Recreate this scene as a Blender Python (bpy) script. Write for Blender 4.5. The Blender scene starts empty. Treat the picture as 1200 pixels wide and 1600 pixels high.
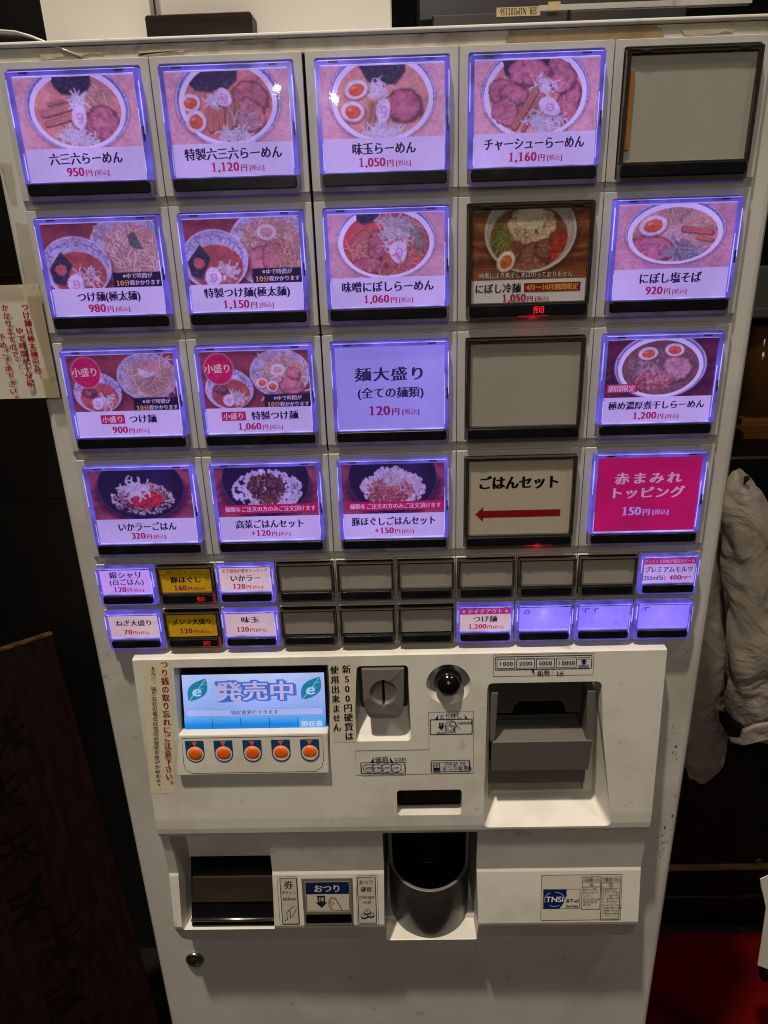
import bpy, bmesh, math, random
import numpy as np
from mathutils import Vector, Matrix
from mathutils.geometry import tessellate_polygon

SC = bpy.context.scene
COL = SC.collection
PI = math.pi
ZB = 1.40          # panel coordinates have z = 0 at the top of the button panel, 1.40 m above the floor

# ------------------------------------------------------------------ camera, world, lights, exposure
F_PX = 1150.0
R_CAM = np.array([[0.9994889, 0.0235932, 0.0215686], [0.0113131, 0.3699875, -0.9289679], [-0.0298974, 0.9287371, 0.3695315]])
C_CAM = np.array([0.00487, -0.55050, -0.10399])
cd = bpy.data.cameras.new('camera')
cam = bpy.data.objects.new('camera', cd)
COL.objects.link(cam)
cam.matrix_world = Matrix.Translation((C_CAM[0], C_CAM[1], C_CAM[2] + ZB)) @ Matrix(R_CAM.tolist()).to_4x4()
cd.sensor_fit = 'VERTICAL'
cd.sensor_height = 24.0
cd.lens = 24.0 * F_PX / 1600.0
cd.clip_start = 0.02
cd.clip_end = 50
cd.dof.use_dof = False
cd.dof.focus_distance = 0.66
cd.dof.aperture_fstop = 14
SC.camera = cam

w = bpy.data.worlds.new('World')
SC.world = w
w.use_nodes = True
bg = w.node_tree.nodes['Background']
bg.inputs[0].default_value = (1.0, 0.86, 0.70, 1)
bg.inputs[1].default_value = 0.005

def lamp(name, kind, loc, energy, color, size, target=None, spot=None, blend=0.5):
    l = bpy.data.lights.new(name, kind)
    l.energy = energy
    l.color = color
    if kind == 'AREA':
        l.shape = 'DISK'; l.size = size * 2
    else:
        l.shadow_soft_size = size
    if kind == 'SPOT':
        l.spot_size = math.radians(spot); l.spot_blend = blend
    o = bpy.data.objects.new(name, l)
    COL.objects.link(o)
    o.location = (loc[0], loc[1], loc[2] + ZB)
    if target is not None:
        d = Vector(target) - Vector(loc)
        o.rotation_euler = d.to_track_quat('-Z', 'Y').to_euler()
    return o

WARM = (1.0, 0.88, 0.75)
lamp('ceiling_spot', 'SPOT', (-0.52, -0.80, 3.00), 560, (1.0, 0.885, 0.745), 0.075, (0.02, 0.00, -0.80), 25, 1.0)
lamp('pendant_lamp', 'POINT', (-0.20, -2.5, 0.31), 3.0, WARM, 0.014)
lamp('pendant_lamp', 'POINT', (-0.42, -2.6, 0.36), 3.0, WARM, 0.013)
lamp('pendant_lamp', 'POINT', (0.55, -2.7, 0.75), 3.0, WARM, 0.02)
lamp('ceiling_lamp', 'AREA', (-0.05, -2.0, 0.75), 7.0, WARM, 0.30, (0, 0, -0.4))  # unseen fill added behind the camera to lift the machine front
lamp('ceiling_lamp', 'AREA', (0.9, -0.5, 1.25), 6, WARM, 0.10, (0.75, 0.3, -1.0))  # fill added to brighten the carpet, paper sheets and jacket

SC.view_settings.view_transform = 'Standard'
SC.view_settings.look = 'None'
SC.view_settings.exposure = 0
SC.view_settings.gamma = 1
SC.render.engine = 'CYCLES'
SC.cycles.max_bounces = 6
SC.cycles.use_denoising = True
SC.cycles.filter_width = 1.05

# ------------------------------------------------------------------ helpers
def at(px, py, Y):
    """point of the plane y = Y seen at a pixel of the 1200 x 1600 photograph (panel coordinates)"""
    d = R_CAM @ np.array([(px - 600) / F_PX, -(py - 800) / F_PX, -1.0])
    return C_CAM + d * (Y - C_CAM[1]) / d[1]

def lin(c):
    """sRGB 0-255 to linear"""
    c = np.asarray(c, float) / 255.0
    return np.where(c <= 0.04045, c / 12.92, ((c + 0.055) / 1.055) ** 2.4)

def L3(*c):
    return tuple(float(x) for x in lin(c))

def new_mat(name):
    m = bpy.data.materials.new(name)
    m.use_nodes = True
    nt = m.node_tree
    b = nt.nodes['Principled BSDF']
    return m, nt, b

def plastic(name, col, rough=0.4, dirt=(0.20, 0.15, 0.09), amount=0.25, scale=7.0, bump=0.03, grain=900.0, spec=0.5, speck=0.0):
    m, nt, b = new_mat(name)
    N = nt.nodes.new
    tc = N('ShaderNodeTexCoord')
    n1 = N('ShaderNodeTexNoise'); n1.inputs['Scale'].default_value = scale; n1.inputs['Detail'].default_value = 8; n1.inputs['Roughness'].default_value = 0.62
    nt.links.new(tc.outputs['Object'], n1.inputs['Vector'])
    r = N('ShaderNodeValToRGB')
    r.color_ramp.elements[0].position = 0.46; r.color_ramp.elements[0].color = (0, 0, 0, 1)
    r.color_ramp.elements[1].position = 0.80; r.color_ramp.elements[1].color = (amount, amount, amount, 1)
    nt.links.new(n1.outputs['Fac'], r.inputs[0])
    mx = N('ShaderNodeMix'); mx.data_type = 'RGBA'
    mx.inputs['A'].default_value = (*col, 1); mx.inputs['B'].default_value = (*dirt, 1)
    nt.links.new(r.outputs[0], mx.inputs['Factor'])
    last = mx.outputs['Result']
    if speck:
        n3 = N('ShaderNodeTexNoise'); n3.inputs['Scale'].default_value = 60; n3.inputs['Detail'].default_value = 5
        nt.links.new(tc.outputs['Object'], n3.inputs['Vector'])
        r3 = N('ShaderNodeValToRGB')
        r3.color_ramp.elements[0].position = 0.66; r3.color_ramp.elements[0].color = (0, 0, 0, 1)
        r3.color_ramp.elements[1].position = 0.74; r3.color_ramp.elements[1].color = (speck, speck, speck, 1)
        nt.links.new(n3.outputs['Fac'], r3.inputs[0])
        m3 = N('ShaderNodeMix'); m3.data_type = 'RGBA'
        m3.inputs['B'].default_value = (0.10, 0.07, 0.05, 1)
        nt.links.new(r3.outputs[0], m3.inputs['Factor']); nt.links.new(last, m3.inputs['A'])
        last = m3.outputs['Result']
    nt.links.new(last, b.inputs['Base Color'])
    n2 = N('ShaderNodeTexNoise'); n2.inputs['Scale'].default_value = grain; n2.inputs['Detail'].default_value = 2
    nt.links.new(tc.outputs['Object'], n2.inputs['Vector'])
    bp = N('ShaderNodeBump'); bp.inputs['Strength'].default_value = bump; bp.inputs['Distance'].default_value = 0.001
    nt.links.new(n2.outputs['Fac'], bp.inputs['Height'])
    nt.links.new(bp.outputs[0], b.inputs['Normal'])
    rr = N('ShaderNodeMapRange'); rr.inputs['To Min'].default_value = rough - 0.06; rr.inputs['To Max'].default_value = rough + 0.10
    nt.links.new(n1.outputs['Fac'], rr.inputs['Value']); nt.links.new(rr.outputs[0], b.inputs['Roughness'])
    b.inputs['Specular IOR Level'].default_value = spec
    return m

def glow(name, col, strength=1.0, base=None, rough=0.3):
    m, nt, b = new_mat(name)
    b.inputs['Base Color'].default_value = (*(base or (0.1, 0.1, 0.15)), 1)
    b.inputs['Roughness'].default_value = rough
    b.inputs['Emission Color'].default_value = (*col, 1)
    b.inputs['Emission Strength'].default_value = strength
    N = nt.nodes.new
    tc = N('ShaderNodeTexCoord'); n = N('ShaderNodeTexNoise'); n.inputs['Scale'].default_value = 55; n.inputs['Detail'].default_value = 2
    oi = N('ShaderNodeObjectInfo'); va = N('ShaderNodeVectorMath'); va.operation = 'ADD'
    nt.links.new(tc.outputs['Object'], va.inputs[0]); nt.links.new(oi.outputs['Location'], va.inputs[1]); nt.links.new(va.outputs[0], n.inputs['Vector'])
    mr = N('ShaderNodeMapRange'); mr.inputs['From Min'].default_value = 0.3; mr.inputs['From Max'].default_value = 0.7
    mr.inputs['To Min'].default_value = strength * 0.45; mr.inputs['To Max'].default_value = strength * 1.35
    nt.links.new(n.outputs['Fac'], mr.inputs['Value']); nt.links.new(mr.outputs[0], b.inputs['Emission Strength'])
    return m

def printed(name, back=None, diff=0.8, rough=0.45, translucent=False, haze=None):
    """paper or film whose ink is the vertex colour; back = colour of the lamp behind it"""
    m, nt, b = new_mat(name)
    N = nt.nodes.new
    a = N('ShaderNodeVertexColor'); a.layer_name = 'Col'
    tc = N('ShaderNodeTexCoord'); n = N('ShaderNodeTexNoise'); n.inputs['Scale'].default_value = 260; n.inputs['Detail'].default_value = 3
    nt.links.new(tc.outputs['Object'], n.inputs['Vector'])
    mr = N('ShaderNodeMapRange'); mr.inputs['To Min'].default_value = 0.90; mr.inputs['To Max'].default_value = 1.08
    nt.links.new(n.outputs['Fac'], mr.inputs['Value'])
    def mul(src, val):
        q = N('ShaderNodeMix'); q.data_type = 'RGBA'; q.blend_type = 'MULTIPLY'; q.inputs['Factor'].default_value = 1
        nt.links.new(src, q.inputs['A'])
        if isinstance(val, tuple): q.inputs['B'].default_value = (*val, 1)
        else: nt.links.new(val, q.inputs['B'])
        return q.outputs['Result']
    ink = mul(a.outputs['Color'], mr.outputs[0])
    nt.links.new(mul(ink, (diff, diff, diff)), b.inputs['Base Color'])
    b.inputs['Roughness'].default_value = rough
    b.inputs['Specular IOR Level'].default_value = 0.3
    if back is not None:
        nb = N('ShaderNodeTexNoise'); nb.inputs['Scale'].default_value = 17; nb.inputs['Detail'].default_value = 1
        oi = N('ShaderNodeObjectInfo'); va = N('ShaderNodeVectorMath'); va.operation = 'ADD'
        nt.links.new(tc.outputs['Object'], va.inputs[0]); nt.links.new(oi.outputs['Location'], va.inputs[1]); nt.links.new(va.outputs[0], nb.inputs['Vector'])
        mb_ = N('ShaderNodeMapRange'); mb_.inputs['From Min'].default_value = 0.3; mb_.inputs['From Max'].default_value = 0.7; mb_.inputs['To Min'].default_value = 0.84; mb_.inputs['To Max'].default_value = 1.14
        nt.links.new(nb.outputs['Fac'], mb_.inputs['Value'])
        em = mul(mul(ink, back), mb_.outputs[0])
        if haze:
            q = N('ShaderNodeMix'); q.data_type = 'RGBA'; q.blend_type = 'ADD'; q.inputs['Factor'].default_value = 1
            nt.links.new(em, q.inputs['A']); q.inputs['B'].default_value = (*haze, 1); em = q.outputs['Result']
        nt.links.new(em, b.inputs['Emission Color'])
        b.inputs['Emission Strength'].default_value = 1.0
    if translucent:
        t = N('ShaderNodeBsdfTranslucent'); nt.links.new(ink, t.inputs['Color'])
        ad = N('ShaderNodeAddShader'); out = nt.nodes['Material Output']
        nt.links.new(b.outputs[0], ad.inputs[0]); nt.links.new(t.outputs[0], ad.inputs[1]); nt.links.new(ad.outputs[0], out.inputs['Surface'])
    return m

def clear_sheet(name, tint=(1, 1, 1), rough=0.03):
    m, nt, b = new_mat(name)
    N = nt.nodes.new
    nt.nodes.remove(b)
    tr = N('ShaderNodeBsdfTransparent'); tr.inputs[0].default_value = (*tint, 1)
    gl = N('ShaderNodeBsdfGlossy'); gl.inputs['Roughness'].default_value = rough
    lw_ = N('ShaderNodeLayerWeight'); lw_.inputs[0].default_value = 0.5
    pw_ = N('ShaderNodeMath'); pw_.operation = 'POWER'; pw_.inputs[1].default_value = 5.0; nt.links.new(lw_.outputs['Facing'], pw_.inputs[0])
    fr = N('ShaderNodeMath'); fr.operation = 'MULTIPLY_ADD'; fr.inputs[1].default_value = 0.85; fr.inputs[2].default_value = 0.045; nt.links.new(pw_.outputs[0], fr.inputs[0])
    tc = N('ShaderNodeTexCoord'); n = N('ShaderNodeTexNoise'); n.inputs['Scale'].default_value = 30
    bp = N('ShaderNodeBump'); bp.inputs['Strength'].default_value = 0.05; bp.inputs['Distance'].default_value = 0.002
    nt.links.new(tc.outputs['Object'], n.inputs['Vector']); nt.links.new(n.outputs['Fac'], bp.inputs['Height']); nt.links.new(bp.outputs[0], gl.inputs['Normal'])
    mx = N('ShaderNodeMixShader')
    nt.links.new(fr.outputs[0], mx.inputs[0]); nt.links.new(tr.outputs[0], mx.inputs[1]); nt.links.new(gl.outputs[0], mx.inputs[2])
    nt.links.new(mx.outputs[0], nt.nodes['Material Output'].inputs['Surface'])
    return m

def wood(name, c1, c2, scale=(3, 60, 60), rough=0.45):
    m, nt, b = new_mat(name)
    N = nt.nodes.new
    tc = N('ShaderNodeTexCoord'); mp = N('ShaderNodeMapping'); mp.inputs['Scale'].default_value = scale
    n = N('ShaderNodeTexNoise'); n.inputs['Scale'].default_value = 4; n.inputs['Detail'].default_value = 8; n.inputs['Distortion'].default_value = 0.6
    nt.links.new(tc.outputs['Object'], mp.inputs[0]); nt.links.new(mp.outputs[0], n.inputs['Vector'])
    r = N('ShaderNodeValToRGB'); r.color_ramp.elements[0].position = 0.35; r.color_ramp.elements[1].position = 0.7
    r.color_ramp.elements[0].color = (*c1, 1); r.color_ramp.elements[1].color = (*c2, 1)
    nt.links.new(n.outputs['Fac'], r.inputs[0]); nt.links.new(r.outputs[0], b.inputs['Base Color'])
    bp = N('ShaderNodeBump'); bp.inputs['Strength'].default_value = 0.3; bp.inputs['Distance'].default_value = 0.001
    nt.links.new(n.outputs['Fac'], bp.inputs['Height']); nt.links.new(bp.outputs[0], b.inputs['Normal'])
    b.inputs['Roughness'].default_value = rough
    b.inputs['Specular IOR Level'].default_value = 0.2
    return m

class MB:
    """collects shapes in panel coordinates and links them as one mesh object"""
    def __init__(s): s.bm = bmesh.new()
    def _faces(s, vs, fs, mi=0, smooth=False):
        v = [s.bm.verts.new(p) for p in vs]
        for f in fs:
            try:
                q = s.bm.faces.new([v[i] for i in f]); q.material_index = mi; q.smooth = smooth
            except ValueError: pass
        return v
    def hexa(s, p, mi=0):
        """eight corners: front (y small) TL TR BR BL, back TL TR BR BL"""
        return s._faces(p, [(0, 3, 2, 1), (4, 5, 6, 7), (0, 1, 5, 4), (3, 7, 6, 2), (0, 4, 7, 3), (1, 2, 6, 5)], mi)
    def box(s, x0, x1, y0, y1, z0, z1, mi=0):
        return s.hexa([(x0, y0, z1), (x1, y0, z1), (x1, y0, z0), (x0, y0, z0), (x0, y1, z1), (x1, y1, z1), (x1, y1, z0), (x0, y1, z0)], mi)
    def frustum(s, f, yf, b, yb, mi=0):
        """f, b = (xl_top, xr_top, xl_bot, xr_bot, z_top, z_bot); yf, yb = y or (y_top, y_bottom)"""
        yf = yf if isinstance(yf, tuple) else (yf, yf); yb = yb if isinstance(yb, tuple) else (yb, yb)
        g = lambda q, y: [(q[0], y[0], q[4]), (q[1], y[0], q[4]), (q[3], y[1], q[5]), (q[2], y[1], q[5])]
        return s.hexa(g(f, yf) + g(b, yb), mi)
    def rfrustum(s, f, yf, b, yb, rf, rb, mi=0, n=5):
        """frustum with rounded corners"""
        def outline(q, r):
            c = [Vector((q[0], q[4])), Vector((q[1], q[4])), Vector((q[3], q[5])), Vector((q[2], q[5]))]; out = []
            for i in range(4):
                p0, p, p1 = c[i - 1], c[i], c[(i + 1) % 4]
                a = p + (p0 - p).normalized() * r; d = p + (p1 - p).normalized() * r
                for k in range(n + 1):
                    t = k / n; out.append(a * (1 - t) ** 2 + p * 2 * t * (1 - t) + d * t * t)
            return out
        A, B = outline(f, rf), outline(b, rb); m = len(A)
        vs = [(p.x, yf, p.y) for p in A] + [(p.x, yb, p.y) for p in B]
        fs = [tuple(range(m)), tuple(range(2 * m - 1, m - 1, -1))] + [(i, i + m, (i + 1) % m + m, (i + 1) % m) for i in range(m)]
        return s._faces(vs, fs, mi)
    def prism_xz(s, pts, y0, y1, mi=0, smooth=False):
        """outline in (x, z), extruded in y"""
        n = len(pts)
        vs = [(x, y0, z) for x, z in pts] + [(x, y1, z) for x, z in pts]
        fs = [tuple(range(n)), tuple(range(2 * n - 1, n - 1, -1))] + [(i, i + n, (i + 1) % n + n, (i + 1) % n) for i in range(n)]
        return s._faces(vs, fs, mi, smooth)
    def ring_xz(s, outer, inner, y0, y1, mi=0):
        n = len(outer)
        vs = [(x, y0, z) for x, z in outer] + [(x, y0, z) for x, z in inner] + [(x, y1, z) for x, z in outer] + [(x, y1, z) for x, z in inner]
        fs = []
        for i in range(n):
            j = (i + 1) % n
            fs += [(i, i + n, j + n, j), (i + 2 * n, j + 2 * n, j + 3 * n, i + 3 * n), (i, j, j + 2 * n, i + 2 * n), (i + n, i + 3 * n, j + 3 * n, j + n)]
        return s._faces(vs, fs, mi)
    def extrude_x(s, prof, x0, x1, mi=0):
        """profile in (y, z), extruded in x"""
        n = len(prof)
        vs = [(x0, y, z) for y, z in prof] + [(x1, y, z) for y, z in prof]
        fs = [tuple(range(n)), tuple(range(2 * n - 1, n - 1, -1))] + [(i, i + n, (i + 1) % n + n, (i + 1) % n) for i in range(n)]
        return s._faces(vs, fs, mi)
    def lathe(s, prof, o, axis='z', n=32, mi=0, smooth=True):
        """profile (r, h) turned about an axis through o; axis y points out of the panel for negative h"""
        vs = []
        for r, h in prof:
            for k in range(n):
                a = 2 * PI * k / n
                c, q = r * math.cos(a), r * math.sin(a)
                vs.append((o[0] + c, o[1] + q, o[2] + h) if axis == 'z' else (o[0] + c, o[1] + h, o[2] + q))
        fs = []
        for i in range(len(prof) - 1):
            for k in range(n):
                fs.append((i * n + k, i * n + (k + 1) % n, (i + 1) * n + (k + 1) % n, (i + 1) * n + k))
        if prof[0][0] > 1e-6: fs.append(tuple(range(n - 1, -1, -1)))
        if prof[-1][0] > 1e-6: fs.append(tuple(range((len(prof) - 1) * n, len(prof) * n)))
        return s._faces(vs, fs, mi, smooth)
    def tube(s, pts, r, n=8, mi=0):
        pts = [Vector(p) for p in pts]; vs = []
        for i, p in enumerate(pts):
            d = (pts[min(i + 1, len(pts) - 1)] - pts[max(i - 1, 0)]).normalized()
            u = d.orthogonal().normalized(); v = d.cross(u)
            for k in range(n):
                a = 2 * PI * k / n
                vs.append(p + (u * math.cos(a) + v * math.sin(a)) * r)
        fs = [(i * n + k, i * n + (k + 1) % n, (i + 1) * n + (k + 1) % n, (i + 1) * n + k) for i in range(len(pts) - 1) for k in range(n)]
        fs += [tuple(range(n - 1, -1, -1)), tuple(range((len(pts) - 1) * n, len(pts) * n))]
        return s._faces(vs, fs, mi, True)
    def bevel(s, off, seg=2, ang=30):
        bmesh.ops.recalc_face_normals(s.bm, faces=s.bm.faces)
        es = [e for e in s.bm.edges if len(e.link_faces) == 2 and e.calc_face_angle(0) > math.radians(ang)]
        bmesh.ops.bevel(s.bm, geom=es, offset=off, segments=seg, profile=0.5, affect='EDGES', clamp_overlap=True)
        return s
    def build(s, name, mats, parent=None, origin=None, recalc=True):
        if recalc: bmesh.ops.recalc_face_normals(s.bm, faces=s.bm.faces)
        me = bpy.data.meshes.new(name)
        co = [v.co.copy() for v in s.bm.verts]
        if origin is None:
            lo = [min(c[i] for c in co) for i in range(3)]; hi = [max(c[i] for c in co) for i in range(3)]
            origin = [(lo[i] + hi[i]) / 2 for i in range(3)]
        o3 = Vector(origin)
        for v in s.bm.verts: v.co -= o3
        s.bm.to_mesh(me); s.bm.free()
        for m in (mats if isinstance(mats, (list, tuple)) else [mats]): me.materials.append(m)
        return link(name, me, parent, o3)

def link(name, data, parent=None, loc=(0, 0, 0)):
    """loc is in panel coordinates"""
    o = bpy.data.objects.new(name, data)
    COL.objects.link(o)
    p = Vector((loc[0], loc[1], loc[2] + ZB))
    if parent is not None:
        o.parent = parent
        p = p - wloc(parent)
    o.location = p
    return o

def wloc(o):
    p = o.location.copy()
    while o.parent is not None:
        o = o.parent; p = p + o.location
    return p

def tag(o, label=None, cat=None, group=None, kind=None):
    if label: o['label'] = label
    if cat: o['category'] = cat
    if group: o['group'] = group
    if kind: o['kind'] = kind
    return o

def thing(name, label, cat, loc, group=None):
    o = link(name, None, None, loc)
    o.empty_display_size = 0.05
    return tag(o, label, cat, group)

def rrect(x0, x1, z0, z1, r, n=4):
    pts = []
    for cx, cz, a0 in ((x1 - r, z1 - r, 0), (x0 + r, z1 - r, 90), (x0 + r, z0 + r, 180), (x1 - r, z0 + r, 270)):
        for k in range(n + 1):
            a = math.radians(a0 + 90 * k / n)
            pts.append((cx + r * math.cos(a), cz + r * math.sin(a)))
    return pts

# ------------------------------------------------------------------ lettering and flat print
_tc = bpy.data.curves.new('lettering_source', 'FONT')
_to = bpy.data.objects.new('lettering_source', _tc)
_tc.resolution_u = 3
_GL = {}
def glyph(ch, off):
    k = (ch, off)
    if k not in _GL:
        _tc.body = ch; _tc.offset = off
        me = _to.to_mesh()
        n = len(me.vertices)
        v = np.zeros(n * 3); me.vertices.foreach_get('co', v); v = v.reshape(-1, 3)[:, :2]
        fs = [tuple(p.vertices) for p in me.polygons]
        _to.to_mesh_clear()
        _GL[k] = (v, fs)
    return _GL[k]

SERIF1 = ([(0.10, 0), (0.50, 0), (0.50, 0.05), (0.385, 0.07), (0.385, 0.72), (0.33, 0.72), (0.10, 0.60), (0.10, 0.555), (0.225, 0.575), (0.225, 0.07), (0.10, 0.05)])

class Art:
    """flat print: polygons in (u, v) with an ink colour, each layer a hair above the last"""
    def __init__(s): s.V = []; s.F = []; s.C = []; s.n = 0; s.layer = 0
    def add(s, uv, faces, col, layer=None):
        if layer is None: s.layer += 1; layer = s.layer
        uv = np.asarray(uv, float)
        s.V.append(np.column_stack([uv, np.full(len(uv), float(layer))]))
        s.F += [tuple(i + s.n for i in f) for f in faces]
        c = np.asarray(col, float)
        s.C.append(np.tile(c, (len(uv), 1)) if c.ndim == 1 else c)
        s.n += len(uv)
    def poly(s, pts, col):
        n = len(pts)
        tri = tessellate_polygon([[Vector((p[0], p[1], 0)) for p in pts]])
        s.add(pts, [tuple(t) for t in tri], lin(col))
    def rect(s, x0, x1, y0, y1, col): s.add([(x0, y0), (x1, y0), (x1, y1), (x0, y1)], [(0, 1, 2, 3)], lin(col))
    def rrect(s, x0, x1, y0, y1, r, col): s.poly(rrect(x0, x1, y0, y1, r), col)
    def ell(s, cx, cy, rx, ry, col, n=28):
        s.poly([(cx + rx * math.cos(2 * PI * k / n), cy + ry * math.sin(2 * PI * k / n)) for k in range(n)], col)
    def line(s, pts, wd, col, closed=False):
        pts = [np.array(p, float) for p in pts]; n = len(pts); vs = []; fs = []
        for i in range(n):
            if closed: a, b = pts[i - 1], pts[(i + 1) % n]
            else: a, b = pts[max(i - 1, 0)], pts[min(i + 1, n - 1)]
            d = b - a; d = d / (np.linalg.norm(d) + 1e-12); nn = np.array([-d[1], d[0]])
            vs += [pts[i] + nn * wd / 2, pts[i] - nn * wd / 2]
        for i in range(n if closed else n - 1):
            j = (i + 1) % n
            fs.append((2 * i, 2 * i + 1, 2 * j + 1, 2 * j))
        s.add(vs, fs, lin(col))
    def strip(s, l0, r0, l1, r1, col, n=40):
        t = np.linspace(0, 1, n + 1)[:, None]; L0, R0_, L1, R1_ = [np.array(q, float) for q in (l0, r0, l1, r1)]
        s.add(np.concatenate([L0 + (L1 - L0) * t, R0_ + (R1_ - R0_) * t]), [(i, i + 1, n + 2 + i, n + 1 + i) for i in range(n)], lin(col))
    def frame(s, x0, x1, y0, y1, r, wd, col): s.line(rrect(x0, x1, y0, y1, r), wd, col, True)
    def measure(s, st, em):
        out = []; x = 0
        for ch in st:
            if ch == ' ': x += 0.35; continue
            wide = ord(ch) > 0x2e7f
            v, f = glyph(ch, 0.0)
            if wide: out.append((ch, x, 0.0)); x += 1.0
            elif ch == '1': out.append((ch, x, None)); x += 0.60
            else:
                lo, hi = v[:, 0].min(), v[:, 0].max()
                out.append((ch, x + 0.05, lo)); x += hi - lo + 0.10
        return out, x
    def text(s, st, cx, cy, em, col, w=None, bold=0.025, off=0.0, shear=0.05, sx=1.0, italic=0.0, rot=0.0, anchor='c', serif=True):
        """one line; cy = middle of the characters; w spreads or squeezes it to a width; off = even weight, bold = heavier uprights"""
        items, tot = s.measure(st, em)
        k = sx
        if w is not None: k = w / (tot * em)
        gx = min(k, 1.15) if w is not None else sx
        s.layer += 1; ly = s.layer
        W = tot * em * k
        x0 = {'c': -W / 2, 'l': 0, 'r': -W}[anchor]
        ca, sa = math.cos(rot), math.sin(rot)
        c = lin(col)
        for ch, xo, lo in items:
            wide = ord(ch) > 0x2e7f
            if ch == '1' and serif:
                v = np.array(SERIF1); f = [tuple(t) for t in tessellate_polygon([[Vector((p[0], p[1], 0)) for p in SERIF1]])]; lo = 0.0; reps = (0.0,)
            else:
                v, f = glyph(ch, off)
                lo = lo or 0.0
                reps = (-bold, 0.0, bold) if bold > 0 else (0.0,)
            for i, dx in enumerate(reps):
                x = v[:, 0] - lo + dx
                sh = shear * (x - 0.5) if wide else 0.0
                y = v[:, 1] - (0.38 if wide else 0.36) + sh
                X = x0 + (xo * k + x * gx + (0.5 * (k - gx) if wide else 0.0)) * em + italic * y * em
                Y = y * em
                s.add(np.column_stack([cx + X * ca - Y * sa, cy + X * sa + Y * ca]), f, c, ly + 0.2 * i)
    def runs(s, parts, cx, cy, **kw):
        """parts = (text, em, colour, baseline shift) set one after the other and centred"""
        ws = [s.measure(p[0], 1)[1] * p[1] for p in parts]
        x = cx - sum(ws) / 2
        for p, q in zip(parts, ws):
            k2 = dict(kw)
            if p[0] in ('税込',): k2['bold'] = 0.012
            if p[0].strip(): s.text(p[0], x, cy + (p[3] if len(p) > 3 else 0), p[1], p[2], anchor='l', **k2)
            x += q
    def column(s, st, x, y, em, col, step=None, dx=0.0, **kw):
        """vertical line of characters going down from y; dx leans it"""
        step = step or em
        for i, ch in enumerate(st):
            if ch == ' ': continue
            xx, yy = x + dx * i, y - step * i
            if ch in '、。': xx += em * 0.55; yy += em * 0.55
            if ch == 'ー':
                s.rect(xx - em * 0.06, xx + em * 0.06, yy - em * 0.4, yy + em * 0.4, col); continue
            s.text(ch, xx, yy, em, col, **kw)
    def picture(s, img, x0, x1, y1, y0):
        """a printed picture as a fine mesh coloured per vertex; img is linear, top row first"""
        h, w = img.shape[:2]
        xs = np.linspace(x0, x1, w); ys = np.linspace(y1, y0, h)
        X, Y = np.meshgrid(xs, ys)
        i = np.arange(h * w).reshape(h, w)
        q = np.stack([i[:-1, :-1], i[1:, :-1], i[1:, 1:], i[:-1, 1:]], -1).reshape(-1, 4)
        s.add(np.column_stack([X.ravel(), Y.ravel()]), [tuple(t) for t in q.tolist()], img.reshape(-1, 3))
    def build(s, name, m, parent, mapping, origin):
        V = np.concatenate(s.V); C = np.concatenate(s.C)
        P = mapping(V[:, 0], V[:, 1], V[:, 2])
        P = P - np.asarray(origin)
        me = bpy.data.meshes.new(name)
        me.from_pydata(P.tolist(), [], s.F)
        a = me.color_attributes.new('Col', 'FLOAT_COLOR', 'POINT')
        a.data.foreach_set('color', np.column_stack([C, np.ones(len(C))]).astype(np.float32).ravel())
        me.materials.append(m)
        return link(name, me, parent, origin)

STEP = 0.00004
def flat_map(ox, oy, oz, tilt=0.0):
    """upright print with its (0, 0) at the point; tilt leans its lower edge forward"""
    ct, st = math.cos(tilt), math.sin(tilt)
    def f(u, v, l):
        y = oy + v * st - l * STEP * ct
        z = oz + v * ct - l * STEP * st * 0
        return np.column_stack([ox + u, y, z])
    return f

# ------------------------------------------------------------------ painting of the printed dishes
def vnoise(h, w, cell, rng, octv=3):
    out = np.zeros((h, w)); amp = 1.0; tot = 0
    for o in range(octv):
        c = max(1.5, cell / 2 ** o)
        gh, gw = int(h / c) + 3, int(w / c) + 3
        g = rng.random((gh, gw))
        y = np.arange(h) / c; x = np.arange(w) / c
        y0 = y.astype(int); x0 = x.astype(int); fy = (y - y0)[:, None]; fx = (x - x0)[None, :]
        fy = fy * fy * (3 - 2 * fy); fx = fx * fx * (3 - 2 * fx)
        a = g[y0][:, x0]; b = g[y0][:, x0 + 1]; c2 = g[y0 + 1][:, x0]; d = g[y0 + 1][:, x0 + 1]
        out += amp * ((a * (1 - fx) + b * fx) * (1 - fy) + (c2 * (1 - fx) + d * fx) * fy)
        tot += amp; amp *= 0.55
    return out / tot

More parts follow.
